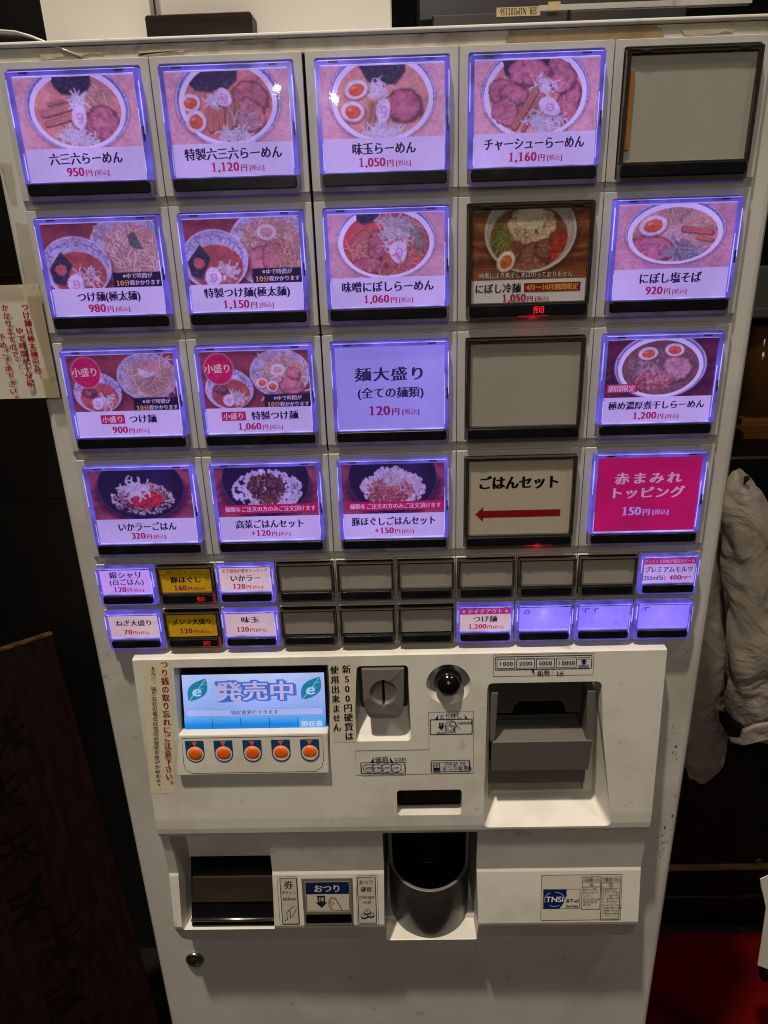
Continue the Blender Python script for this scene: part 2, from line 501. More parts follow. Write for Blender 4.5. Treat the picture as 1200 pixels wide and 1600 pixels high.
class Paint:
    def __init__(s, A, bgc, seed, S=236):
        s.A = A; s.S = S; s.h = S; s.w = int(A * S)
        s.rng = np.random.default_rng(seed)
        s.im = np.tile(np.array(bgc, float) / 255, (s.h, s.w, 1))
        s.yy, s.xx = np.mgrid[0:s.h, 0:s.w] / S
        s.im *= (0.94 + 0.12 * vnoise(s.h, s.w, 9, s.rng))[..., None]
    def blend(s, m, col, sl=None):
        c = np.array(col, float) / 255 if not isinstance(col, np.ndarray) else col
        v = s.im if sl is None else s.im[sl]
        v[...] = v * (1 - m[..., None]) + c * m[..., None]
    def dist(s, cx, cy, rx, ry, rot=0, wob=0.0, k=7):
        x = s.xx - cx; y = s.yy - cy
        c, q = math.cos(rot), math.sin(rot)
        X = (x * c + y * q) / rx; Y = (-x * q + y * c) / ry
        d = np.sqrt(X * X + Y * Y)
        if wob:
            a = np.arctan2(Y, X); p = s.rng.random(4) * 6.28
            d = d * (1 + wob * (np.sin(k * a + p[0]) * 0.5 + np.sin((k + 4) * a + p[1]) * 0.3 + np.sin(3 * a + p[2]) * 0.5))
        return d
    def ell(s, cx, cy, rx, ry, col, rot=0, soft=0.012, wob=0.0, k=7, alpha=1.0, clip=None):
        d = s.dist(cx, cy, rx, ry, rot, wob, k)
        m = np.clip((1 - d) * min(rx, ry) / soft + 0.5, 0, 1) * alpha
        if clip is not None: m = m * clip
        s.blend(m, col); return m
    def mask(s, cx, cy, rx, ry, soft=0.012):
        return np.clip((1 - s.dist(cx, cy, rx, ry)) * min(rx, ry) / soft + 0.5, 0, 1)
    def poly(s, pts, col, soft=0.008, tex=0.0, clip=None):
        d = np.full((s.h, s.w), 1e9); n = len(pts)
        sg = np.zeros((s.h, s.w), bool)
        for i in range(n):
            (x0, y0), (x1, y1) = pts[i], pts[(i + 1) % n]
            ex, ey = x1 - x0, y1 - y0
            t = np.clip(((s.xx - x0) * ex + (s.yy - y0) * ey) / (ex * ex + ey * ey + 1e-9), 0, 1)
            d = np.minimum(d, np.hypot(s.xx - x0 - t * ex, s.yy - y0 - t * ey))
            c = ((y0 > s.yy) != (y1 > s.yy)) & (s.xx < (x1 - x0) * (s.yy - y0) / ((y1 - y0) or 1e-9) + x0)
            sg ^= c
        m = np.clip(np.where(sg, d, -d) / soft + 0.5, 0, 1)
        if clip is not None: m = m * clip
        c = np.array(col, float) / 255
        if tex: c = c * (1 + tex * (vnoise(s.h, s.w, 5, s.rng, 3) - 0.5) * 2)[..., None]
        s.blend(m, c); return m
    def stroke(s, pts, wd, col, alpha=1.0, clip=None, tube=0.0):
        pts = np.asarray(pts, float); pad = wd * 1.5 + 2 / s.S
        x0 = int(max(0, (pts[:, 0].min() - pad) * s.S)); x1 = int(min(s.w, (pts[:, 0].max() + pad) * s.S + 1))
        y0 = int(max(0, (pts[:, 1].min() - pad) * s.S)); y1 = int(min(s.h, (pts[:, 1].max() + pad) * s.S + 1))
        if x1 <= x0 or y1 <= y0: return
        sl = (slice(y0, y1), slice(x0, x1)); xx = s.xx[sl]; yy = s.yy[sl]
        d = np.full(xx.shape, 1e9)
        for (ax, ay), (bx, by) in zip(pts[:-1], pts[1:]):
            ex, ey = bx - ax, by - ay
            t = np.clip(((xx - ax) * ex + (yy - ay) * ey) / (ex * ex + ey * ey + 1e-9), 0, 1)
            d = np.minimum(d, np.hypot(xx - ax - t * ex, yy - ay - t * ey))
        m = np.clip((wd / 2 - d) * s.S + 0.5, 0, 1) * alpha
        if clip is not None: m = m * clip[sl]
        c = np.array(col, float) / 255
        if tube: c = c * (1 - tube * np.clip(d / (wd / 2), 0, 1)[..., None] ** 2)
        s.blend(m, c, sl)
    def squiggle(s, x, y, n=9, step=0.03, ang=None, turn=0.5):
        a = s.rng.random() * 6.28 if ang is None else ang
        p = [(x, y)]; t = s.rng.normal(0, turn)
        for i in range(n):
            a += t + s.rng.normal(0, 0.18); t *= 0.9
            x += math.cos(a) * step; y += math.sin(a) * step; p.append((x, y))
        return p
    def strands(s, cx, cy, rx, ry, n, wd, col, clip=None, step=0.03, ln=9, turn=0.45, dark=0.55, var=18, ang=None, alpha=1.0):
        for i in range(n):
            r = math.sqrt(s.rng.random()); a = s.rng.random() * 6.28
            p = s.squiggle(cx + rx * r * math.cos(a), cy + ry * r * math.sin(a), ln, step, None if ang is None else ang + s.rng.normal(0, 0.35), turn)
            c = np.clip(np.array(col) + s.rng.normal(0, var) , 0, 255)
            if dark: s.stroke(p, wd * 1.55, c * dark, 0.65 * alpha, clip)
            s.stroke(p, wd, c, alpha, clip, 0.25)
    def bowl(s, cx, cy, rx, ry, soup, sx=0.80, sy=0.78, sdy=0.02, rim=(232, 226, 232), pat=(90, 95, 150), inner=(188, 182, 212)):
        s.ell(cx, cy + 0.035, rx * 1.01, ry * 1.0, (150, 105, 105), soft=0.05, alpha=0.5)
        s.ell(cx, cy, rx * 1.012, ry * 1.012, (150, 120, 140)); s.ell(cx, cy, rx, ry, rim)
        s.ell(cx, cy, rx * 0.972, ry * 0.972, (120, 116, 168)); s.ell(cx, cy + 0.004, rx * 0.952, ry * 0.95, inner)
        n = 64
        t = np.linspace(0, 2 * PI, 70)
        s.stroke(np.column_stack([cx + rx * 0.935 * np.cos(t), cy + ry * 0.93 * np.sin(t)]), 0.012, (128, 126, 178), 0.7)
        for k in range(n):
            a = 2 * PI * k / n + 0.05
            f = 0.902 + 0.018 * math.sin(k * 2.1)
            px, py = cx + rx * f * math.cos(a), cy + ry * f * math.sin(a)
            if (k % 13) < 9:
                s.stroke(s.squiggle(px, py, 5, 0.020, a + 1.57 + s.rng.normal(0, 0.6), 1.0), 0.011, pat, 0.8)
        t = np.linspace(0, 2 * PI, 70)
        s.stroke(np.column_stack([cx + rx * 0.925 * np.cos(t), cy + ry * 0.925 * np.sin(t)]), 0.006, pat, 0.6)
        sx += 0.065; sy += 0.065
        m = s.mask(cx, cy + sdy * 1.5, rx * sx, ry * sy)
        s.ell(cx, cy + sdy, rx * sx * 1.03, ry * sy * 1.04, np.array(soup) * 0.62, soft=0.03)
        c = np.array(soup, float) / 255 * (0.84 + 0.34 * vnoise(s.h, s.w, 26, s.rng, 4))[..., None]
        s.blend(m, c)
        s.strands(cx, cy + sdy, rx * sx * 0.85, ry * sy * 0.85, 34, 0.017, np.clip(np.array(soup) * 1.12 + 18, 0, 255), m, dark=0.72, alpha=0.8)
        for i in range(70):
            a = s.rng.random() * 6.28; r = math.sqrt(s.rng.random())
            s.ell_small(cx + rx * sx * r * math.cos(a), cy + ry * sy * r * math.sin(a), 0.004 + 0.011 * s.rng.random(), np.clip(np.array(soup) * 1.25 + 18, 0, 255), 0.5, m)
        return m
    def ell_small(s, x, y, r, col, alpha=1.0, clip=None, asp=1.0):
        s.stroke([(x - r * (asp - 1), y), (x + r * (asp - 1) + 1e-4, y)], r * 2, col, alpha, clip)
    def chashu(s, cx, cy, rx, ry, rot=0.0, base=(206, 134, 128), clip=None):
        s.ell(cx + 0.012, cy + 0.022, rx * 1.04, ry * 1.04, (96, 50, 46), rot, 0.03, 0.07, alpha=0.7, clip=clip)
        st = s.rng.bit_generator.state
        d = s.dist(cx, cy, rx, ry, rot, 0.08)
        m = np.clip((1 - d) * min(rx, ry) / 0.012 + 0.5, 0, 1)
        if clip is not None: m = m * clip
        n = vnoise(s.h, s.w, 16, s.rng, 4); n2 = vnoise(s.h, s.w, 4.5, s.rng, 2)
        b = np.array(base, float) / 255
        c = b * (0.62 + 0.55 * n + 0.28 * n2)[..., None]
        vein = np.clip(1 - np.abs(n - 0.5) * 26, 0, 1) * 0.65
        c = c * (1 - vein[..., None]) + np.array([232, 190, 178]) / 255 * vein[..., None]
        c = c * (1 - 0.35 * np.clip((d - 0.82) / 0.18, 0, 1))[..., None]
        s.blend(m, c)
        for i in range(9):
            a = s.rng.random() * 6.28; r = 0.75 * s.rng.random()
            s.stroke(s.squiggle(cx + rx * r * math.cos(a), cy + ry * r * math.sin(a), 4, min(rx, ry) * 0.12, rot + 0.3, 0.4), 0.007, (240, 205, 195), 0.55, m)
    def egg(s, cx, cy, rx, ry, rot=0.0):
        s.ell(cx + 0.008, cy + 0.018, rx * 1.05, ry * 1.05, (110, 62, 50), rot, 0.03, alpha=0.6)
        s.ell(cx, cy, rx, ry, (226, 206, 190), rot); s.ell(cx, cy - 0.006, rx * 0.93, ry * 0.92, (250, 240, 232), rot)
        s.ell(cx + 0.004, cy + 0.004, rx * 0.64, ry * 0.62, (214, 84, 40), rot, 0.012, 0.04)
        s.ell(cx, cy, rx * 0.54, ry * 0.5, (242, 122, 52), rot, 0.02, 0.05)
        s.ell(cx - rx * 0.12, cy + ry * 0.12, rx * 0.3, ry * 0.24, (226, 84, 38), rot, 0.03, alpha=0.8)
        s.ell(cx - rx * 0.2, cy - ry * 0.2, rx * 0.15, ry * 0.1, (255, 226, 190), rot, 0.02, alpha=0.8)
    def naruto(s, cx, cy, rx, ry, rot=0.0):
        s.ell(cx + 0.01, cy + 0.016, rx * 1.04, ry * 1.04, (130, 80, 80), rot, 0.03, 0.05, 13, alpha=0.55)
        s.ell(cx, cy, rx, ry, (246, 238, 240), rot, 0.008, 0.07, 15)
        t = np.linspace(0, 8.2, 46); r = 0.10 + 0.40 * t / 8.2
        x = rx * r * np.cos(t); y = ry * r * np.sin(t); c, q = math.cos(rot), math.sin(rot)
        s.stroke(np.column_stack([cx + x * c - y * q, cy + x * q + y * c]), min(rx, ry) * 0.15, (230, 132, 176), 0.85)
    def nori(s, pts, clip=None):
        s.poly([(x + 0.008, y + 0.02) for x, y in pts], (90, 60, 60), 0.03, clip=clip)
        m = s.poly(pts, (52, 52, 56), 0.006, 0.7, clip)
        n = vnoise(s.h, s.w, 4, s.rng, 2)
        s.blend(m * np.clip((n - 0.62) * 6, 0, 0.55), (112, 124, 128))
    def menma(s, x0, y0, x1, y1, wd, col=(206, 142, 88)):
        s.stroke([(x0 + 0.008, y0 + 0.014), (x1 + 0.008, y1 + 0.014)], wd * 1.1, (110, 58, 34), 0.75)
        s.stroke([(x0, y0), (x1, y1)], wd, col, 1, None, 0.3)
        nx, ny = -(y1 - y0), (x1 - x0); l = math.hypot(nx, ny) + 1e-9; nx, ny = nx / l, ny / l
        for k in (-0.28, 0.0, 0.26):
            s.stroke([(x0 + nx * wd * k, y0 + ny * wd * k), (x1 + nx * wd * k, y1 + ny * wd * k)], 0.006, (238, 190, 138) if k else (158, 96, 54), 0.7)
    def negi(s, cx, cy, rx, ry, n=34, col=(255, 253, 250), wd=0.015, dark=0.86, **k):
        s.strands(cx, cy, rx, ry, n, wd, col, step=0.02, ln=6, turn=0.35, dark=dark, var=8, **k)
    def grains(s, cx, cy, rx, ry, n, r, col, dark=0.7, var=10, clip=None, asp=1.5):
        pts = []
        for i in range(n):
            q = math.sqrt(s.rng.random()); a = s.rng.random() * 6.28
            pts.append((cy + ry * q * math.sin(a), cx + rx * q * math.cos(a)))
        for y, x in sorted(pts):
            c = np.clip(np.array(col) + s.rng.normal(0, var), 0, 255); rr = r * (0.7 + 0.6 * s.rng.random())
            a = s.rng.random() * 3.14; dx, dy = math.cos(a) * rr * (asp - 1), math.sin(a) * rr * (asp - 1)
            s.stroke([(x - dx, y - dy + rr * 0.5), (x + dx + 1e-4, y + dy + rr * 0.5)], rr * 2.2, c * dark, 0.8, clip)
            s.stroke([(x - dx, y - dy), (x + dx + 1e-4, y + dy)], rr * 2, c, 1, clip, 0.12)
    def woodbg(s, c1, c2, vert=False):
        g = vnoise(s.h, s.w, 60, s.rng, 2)
        ph = (s.xx if vert else s.yy) * 26 + g * 5
        m = 0.5 + 0.5 * np.sin(ph + 2 * np.sin(ph * 0.37))
        m = 0.6 * m + 0.4 * vnoise(s.h, s.w, 4, s.rng, 2)
        s.im[...] = np.array(c1) / 255 * (1 - m[..., None]) + np.array(c2) / 255 * m[..., None]
    def out(s):
        im = s.im[:s.h // 2 * 2, :s.w // 2 * 2]
        im = (im[::2, ::2] + im[1::2, ::2] + im[::2, 1::2] + im[1::2, 1::2]) / 4
        for ax in (0, 1):
            pd = np.pad(im, [(1, 1) if k == ax else (0, 0) for k in range(3)], mode='edge')
            n_ = im.shape[ax]; im = 0.22 * np.take(pd, range(0, n_), ax) + 0.56 * np.take(pd, range(1, n_ + 1), ax) + 0.22 * np.take(pd, range(2, n_ + 2), ax)
        h_, w_ = im.shape[:2]; n1_ = vnoise(h_, w_, 3.2, s.rng, 2); n2_ = vnoise(h_, w_, 22, s.rng, 2)
        im = im * (0.90 + 0.20 * n1_)[..., None] * (0.90 + 0.2 * n2_)[..., None]
        hl = np.clip((vnoise(h_, w_, 2.6, s.rng, 1) - 0.86) * 6, 0, 1)[..., None] * (im[..., :1] > 0.35)
        im = im + hl * 0.22
        return lin(np.clip(im, 0, 1) * 255)

SALMON = (244, 192, 178); SOUP = (236, 160, 132); WOODR = ((120, 52, 44), (168, 84, 70))
AR = 1.74
def dish_ramen_plain():
    p = Paint(AR, SALMON, 11); m = p.bowl(0.86, 0.44, 0.73, 0.60, SOUP, 0.80, 0.80)
    p.strands(1.13, 0.30, 0.17, 0.20, 30, 0.020, (240, 196, 150), m)
    p.strands(0.6, 0.7, 0.2, 0.16, 14, 0.018, (238, 190, 146), m)
    p.menma(0.38, 0.50, 0.80, 0.40, 0.10, (232, 156, 136)); p.menma(0.40, 0.64, 0.78, 0.55, 0.085, (226, 148, 128)); p.menma(0.46, 0.37, 0.82, 0.30, 0.05, (214, 140, 112))
    p.nori([(0.54, -0.05), (1.10, -0.05), (1.09, 0.10), (1.02, 0.20), (0.86, 0.25), (0.66, 0.22), (0.57, 0.12)])
    p.negi(0.87, 0.34, 0.11, 0.07, 34); p.chashu(1.18, 0.66, 0.25, 0.25, 0.3, (202, 126, 124), m)
    p.naruto(0.87, 0.56, 0.105, 0.165, 0.1); p.negi(0.74, 0.84, 0.18, 0.10, 60); p.negi(0.95, 0.88, 0.1, 0.06, 20)
    return p.out()
def dish_ramen_special():
    p = Paint(AR, SALMON, 12); m = p.bowl(0.86, 0.42, 0.74, 0.63, (230, 150, 120), 0.80, 0.80)
    p.strands(1.0, 0.75, 0.3, 0.12, 22, 0.018, (236, 186, 140), m)
    p.chashu(1.18, 0.34, 0.26, 0.19, 0.3, (188, 112, 104), m); p.chashu(1.12, 0.62, 0.25, 0.24, 0.6, (212, 140, 126), m)
    p.nori([(0.30, 0.12), (0.42, -0.05), (1.02, -0.05), (1.0, 0.12), (0.86, 0.24), (0.64, 0.27), (0.42, 0.24)], p.mask(0.86, 0.42, 0.62, 0.52))
    for k in range(3): p.menma(0.62 + 0.075 * k, 0.46, 0.58 + 0.08 * k, 0.80, 0.085, (226, 140, 104))
    p.menma(0.93, 0.44, 0.86, 0.78, 0.06, (216, 140, 90)); p.menma(1.0, 0.46, 0.93, 0.74, 0.04)
    p.naruto(0.80, 0.36, 0.11, 0.135, -0.4); p.negi(0.66, 0.40, 0.09, 0.06, 24)
    p.egg(0.33, 0.42, 0.145, 0.125, -0.2); p.egg(0.38, 0.68, 0.15, 0.165, 0.2)
    p.negi(0.92, 0.90, 0.24, 0.10, 46, wd=0.02); p.strands(0.98, 0.78, 0.12, 0.12, 10, 0.014, (235, 232, 215), ang=-0.9, turn=0.1, ln=8)
    return p.out()
def dish_ramen_egg():
    p = Paint(AR, SALMON, 13); m = p.bowl(0.86, 0.43, 0.74, 0.63, (240, 172, 138), 0.83, 0.82)
    p.strands(0.95, 0.6, 0.4, 0.3, 34, 0.018, (242, 200, 156), m)
    p.nori([(0.52, -0.05), (1.18, -0.05), (1.18, 0.08), (1.05, 0.24), (0.86, 0.28), (0.66, 0.20)])
    p.negi(0.80, 0.33, 0.13, 0.12, 60, wd=0.010); p.chashu(1.16, 0.55, 0.25, 0.23, 0.25, (190, 112, 116), m)
    p.menma(0.70, 0.5, 0.62, 0.86, 0.05, (226, 160, 116)); p.menma(0.78, 0.5, 0.7, 0.85, 0.045, (222, 156, 112))
    p.naruto(0.87, 0.62, 0.10, 0.18, 0.1); p.negi(0.86, 0.93, 0.28, 0.09, 66); p.egg(0.50, 0.32, 0.17, 0.13, -0.3); p.egg(0.44, 0.62, 0.17, 0.145, 0.15)
    return p.out()
def dish_ramen_pork():
    p = Paint(AR, SALMON, 14); m = p.bowl(0.86, 0.45, 0.74, 0.64, (240, 170, 138), 0.83, 0.83)
    p.strands(0.95, 0.5, 0.3, 0.2, 20, 0.018, (240, 196, 150), m)
    p.nori([(0.36, -0.05), (1.05, -0.05), (1.0, 0.1), (0.44, 0.2)])
    for a in ((0.36, 0.40, 0.17, 0.17, 0.4), (0.56, 0.46, 0.2, 0.14, 0.2), (0.44, 0.70, 0.2, 0.19, 0.9), (1.30, 0.62, 0.16, 0.33, 0.35), (1.20, 0.22, 0.19, 0.24, -0.4), (0.76, 0.16, 0.30, 0.19, 0.1)): p.chashu(*a, base=(200, 122, 124))
    p.negi(0.98, 0.38, 0.18, 0.10, 50, wd=0.011)
    p.menma(0.86, 0.42, 0.58, 0.90, 0.10, (214, 146, 106)); p.menma(0.96, 0.48, 0.70, 0.96, 0.06, (206, 136, 96))
    p.negi(1.02, 0.84, 0.26, 0.13, 90); p.naruto(1.06, 0.64, 0.17, 0.11, 0.6)
    return p.out()
def twin(seed, special, small):
    p = Paint(1.80, (150, 70, 60), seed); p.woodbg(*WOODR)
    pr = (1.33, 0.42, 0.62, 0.56) if not small else (1.30, 0.40, 0.50, 0.42)
    if special and not small: pr = (1.32, 0.46, 0.66, 0.60)
    p.ell(pr[0], pr[1] + 0.03, pr[2], pr[3], (70, 30, 28), soft=0.06, alpha=0.7)
    p.ell(*pr, (226, 220, 222)); p.ell(pr[0], pr[1], pr[2] * 0.96, pr[3] * 0.96, (198, 194, 206))
    for k in range(34):
        a = 2 * PI * k / 34
        p.stroke(p.squiggle(pr[0] + pr[2] * 0.87 * math.cos(a), pr[1] + pr[3] * 0.87 * math.sin(a), 6, 0.022, None, 1.2), 0.010, (120, 112, 140), 0.7)
    nx, ny, nr = pr[0] + 0.06, pr[1] + 0.02, 0.72
    p.ell(nx, ny, pr[2] * nr, pr[3] * nr * 1.02, (222, 164, 134), soft=0.04)
    p.strands(nx, ny, pr[2] * nr * 0.85, pr[3] * nr * 0.85, 95 if not small else 80, 0.030 if not small else 0.024, (252, 208, 176), step=0.035, ln=10, turn=0.6, dark=0.56)
    if special:
        if small:
            p.chashu(1.47, 0.62, 0.2, 0.16, 0.2, (204, 130, 120)); p.chashu(1.52, 0.40, 0.12, 0.10, 0.5, (196, 118, 108)); p.egg(0.99, 0.56, 0.10, 0.09, -0.2); p.egg(1.16, 0.63, 0.1, 0.1, 0.3)
            p.ell(1.27, 0.34, 0.12, 0.10, (244, 236, 216)); p.ell(1.27, 0.34, 0.075, 0.06, (230, 190, 160))
        else:
            p.chashu(1.13, 0.66, 0.20, 0.24, 0.2, (206, 130, 122)); p.chashu(1.38, 0.62, 0.20, 0.28, 0.0, (200, 122, 114)); p.strands(1.62, 0.55, 0.15, 0.25, 26, 0.026, (234, 178, 130)); p.strands(1.25, 0.27, 0.28, 0.08, 24, 0.022, (236, 184, 136))
            p.ell(1.28, 0.22, 0.15, 0.12, (236, 230, 206)); p.ell(1.28, 0.22, 0.10, 0.075, (214, 160, 150)); p.egg(0.76, 0.35, 0.12, 0.11, 0.2); p.egg(0.86, 0.58, 0.13, 0.13, 0.4)
    else:
        if small: p.poly([(1.16, 0.24), (1.36, 0.33), (1.44, 0.27), (1.40, 0.38), (1.26, 0.42), (1.17, 0.36)], (244, 232, 220)); p.ell(1.42, 0.24, 0.09, 0.07, (220, 150, 140))
        else: p.poly([(1.33, 0.20), (1.44, 0.14), (1.52, 0.34), (1.56, 0.42), (1.40, 0.40), (1.34, 0.34)], (96, 110, 84), tex=0.4)
    b = (0.46, 0.66, 0.55, 0.47) if not small else (0.44, 0.66, 0.40, 0.36)
    if special and not small: b = (0.44, 0.62, 0.52, 0.47)
    p.ell(b[0] + 0.03, b[1] + 0.05, b[2], b[3], (60, 26, 26), soft=0.07, alpha=0.7)
    x, y, rx, ry = b
    p.ell(x, y, rx, ry, (236, 230, 234)); p.ell(x, y, rx * 0.96, ry * 0.95, (176, 170, 194)); p.ell(x, y + 0.01, rx * 0.94, ry * 0.92, (206, 200, 214))
    for k in range(26):
        a = PI + 0.2 + (PI - 0.4) * k / 25
        p.stroke(p.squiggle(x + rx * 0.86 * math.cos(a), y + ry * 0.80 * math.sin(a), 4, 0.024, a + 1.57, 0.5), 0.014, (92, 92, 140), 0.7)
    m = p.mask(x + 0.02, y + ry * 0.22, rx * 0.80, ry * 0.72)
    p.blend(m, np.array((190, 98, 76)) / 255 * (0.78 + 0.4 * vnoise(p.h, p.w, 18, p.rng, 4))[..., None])
    q = 1.0 if not small else 0.72
    cx, cy = x + 0.03, y + ry * 0.25
    if not small:
        p.nori([(cx - 0.46, cy - 0.10), (cx - 0.24, cy - 0.36), (cx - 0.10, cy - 0.16), (cx - 0.26, cy + 0.16), (cx - 0.42, cy + 0.10)])
        p.ell(cx - 0.28, cy - 0.08, 0.09, 0.085, (204, 108, 88), wob=0.1)
    else: p.chashu(cx - 0.17, cy - 0.10, 0.12, 0.08, 0.1, (120, 64, 60))
    p.negi(cx + 0.12 * q, cy + 0.06, 0.16 * q, 0.12 * q, 40, wd=0.014); p.grains(cx + 0.16, cy + 0.12, 0.22 * q, 0.16 * q, 30, 0.010, (240, 190, 160), 0.7, clip=m)
    p.naruto(cx - 0.08 * q, cy + 0.14 * q, 0.13 * q, 0.15 * q, 0.2)
    p.poly([(1.02, 0.80), (1.9, 0.74), (1.9, 1.1), (1.02, 1.1)] if False else [(1.01, 0.765), (1.9, 0.765), (1.9, 1.1), (1.01, 1.1)], (34, 24, 30))
    if small:
        p.ell(0.30, 0.30, 0.245, 0.275, (244, 226, 214)); p.ell(0.30, 0.30, 0.235, 0.265, (206, 34, 74))
    return p.out()
def dish_miso():
    p = Paint(AR, (226, 180, 172), 31); m = p.bowl(0.86, 0.42, 0.73, 0.60, (204, 92, 72), 0.84, 0.80, 0.03)
    p.ell(0.86, 0.5, 0.4, 0.35, (226, 110, 74), soft=0.2, alpha=0.6, clip=m)
    p.strands(0.5, 0.55, 0.2, 0.22, 26, 0.018, (238, 168, 128), m); p.strands(1.25, 0.45, 0.2, 0.22, 26, 0.018, (238, 160, 120), m)
    p.chashu(0.72, 0.48, 0.14, 0.24, 0.1, (176, 104, 96)); p.chashu(0.60, 0.80, 0.26, 0.12, 0.1, (196, 112, 100), m)
    p.nori([(0.42, -0.05), (0.80, -0.05), (0.74, 0.10), (0.52, 0.15), (0.42, 0.08)])
    p.negi(1.0, 0.36, 0.16, 0.28, 90, col=(250, 240, 238)); p.strands(0.98, 0.12, 0.30, 0.08, 44, 0.015, (232, 232, 206), ang=0.5, turn=0.15, ln=10); p.strands(1.3, 0.35, 0.1, 0.12, 14, 0.012, (190, 200, 160), ang=1.0, turn=0.1, ln=9)
    p.naruto(1.04, 0.60, 0.13, 0.18, 0.0); p.strands(1.0, 0.86, 0.36, 0.06, 22, 0.016, (240, 170, 130), m)
    return p.out()
def dish_cold():
    p = Paint(1.68, (150, 84, 48), 32); p.woodbg((96, 44, 26), (196, 120, 76))
    ph = np.sin(p.yy * 150); p.im *= (1 - 0.22 * (ph > 0.55))[..., None]
    p.ell(0.86, 0.36, 0.67, 0.60, (60, 30, 20), soft=0.08, alpha=0.7); p.ell(0.84, 0.32, 0.655, 0.58, (226, 216, 206)); p.ell(0.84, 0.31, 0.625, 0.55, (176, 168, 164)); p.ell(0.84, 0.32, 0.60, 0.53, (196, 184, 174))
    for k in range(14): p.stroke(p.squiggle(0.84 + 0.55 * math.cos(0.55 - k * 0.09 + 0.3), 0.32 + 0.5 * math.sin(0.3 - k * 0.09), 4, 0.02, None, 0.9), 0.01, (100, 104, 140), 0.7)
    m = p.mask(0.82, 0.40, 0.55, 0.46); p.blend(m, np.array((140, 82, 56)) / 255 * (0.7 + 0.5 * vnoise(p.h, p.w, 14, p.rng, 4))[..., None])
    p.strands(0.42, 0.40, 0.13, 0.2, 46, 0.014, (150, 156, 70), m, var=26); p.grains(0.86, 0.22, 0.33, 0.26, 460, 0.016, (226, 196, 160), 0.82, 16, asp=1.2); p.grains(0.84, 0.12, 0.20, 0.16, 220, 0.015, (244, 228, 204), 0.85, 8, asp=1.2)
    p.chashu(0.90, 0.68, 0.22, 0.2, 0.4, (150, 88, 74), m); p.chashu(1.05, 0.56, 0.16, 0.14, 0.1, (134, 74, 62), m); p.chashu(0.78, 0.82, 0.16, 0.08, 0.1, (160, 92, 76), m)
    p.chashu(1.26, 0.55, 0.13, 0.22, 0.3, (196, 52, 40), m); p.strands(1.27, 0.5, 0.08, 0.16, 16, 0.02, (214, 74, 50), m)
    p.egg(0.50, 0.73, 0.125, 0.16, 0.5)
    return p.out()
def dish_salt():
    p = Paint(1.72, (226, 172, 168), 33)
    p.ell(0.86, 0.66, 0.60, 0.40, (206, 160, 176), soft=0.05)
    m = p.bowl(0.86, 0.42, 0.72, 0.50, (224, 160, 136), 0.82, 0.80, 0.03)
    p.strands(1.0, 0.26, 0.36, 0.16, 60, 0.018, (242, 202, 160), m); p.strands(1.28, 0.4, 0.14, 0.14, 24, 0.018, (240, 194, 154), m)
    p.negi(0.86, 0.44, 0.2, 0.12, 60, wd=0.011, col=(244, 214, 206)); p.chashu(0.55, 0.66, 0.32, 0.20, 0.25, (200, 122, 128), m)
    p.strands(1.02, 0.68, 0.22, 0.14, 60, 0.022, (176, 178, 172), m, ang=0.8, turn=0.2); p.menma(0.98, 0.38, 1.38, 0.44, 0.09, (218, 110, 96)); p.menma(1.2, 0.52, 1.40, 0.56, 0.06, (216, 112, 98))
    p.egg(0.53, 0.32, 0.21, 0.155, -0.25)
    return p.out()
def dish_dense():
    p = Paint(1.80, (110, 46, 44), 34); p.woodbg((72, 30, 34), (120, 56, 54))
    p.ell(0.90, 0.52, 0.78, 0.60, (40, 16, 20), soft=0.1, alpha=0.7)
    m = p.bowl(0.90, 0.46, 0.74, 0.56, (132, 92, 84), 0.80, 0.80, 0.02)
    p.grains(0.9, 0.5, 0.52, 0.36, 200, 0.012, (176, 136, 116), 0.6, 22, m); p.chashu(1.17, 0.5, 0.24, 0.22, 0.3, (196, 150, 140), m)
    p.egg(0.68, 0.24, 0.16, 0.11, -0.1); p.egg(1.10, 0.19, 0.16, 0.11, 0.1)
    p.negi(0.66, 0.50, 0.24, 0.14, 50, wd=0.010, col=(206, 190, 176)); p.grains(0.82, 0.70, 0.33, 0.17, 190, 0.016, (200, 122, 108), 0.6, 22, m); p.grains(0.88, 0.66, 0.22, 0.12, 90, 0.016, (216, 146, 130), 0.6, 18)
    return p.out()
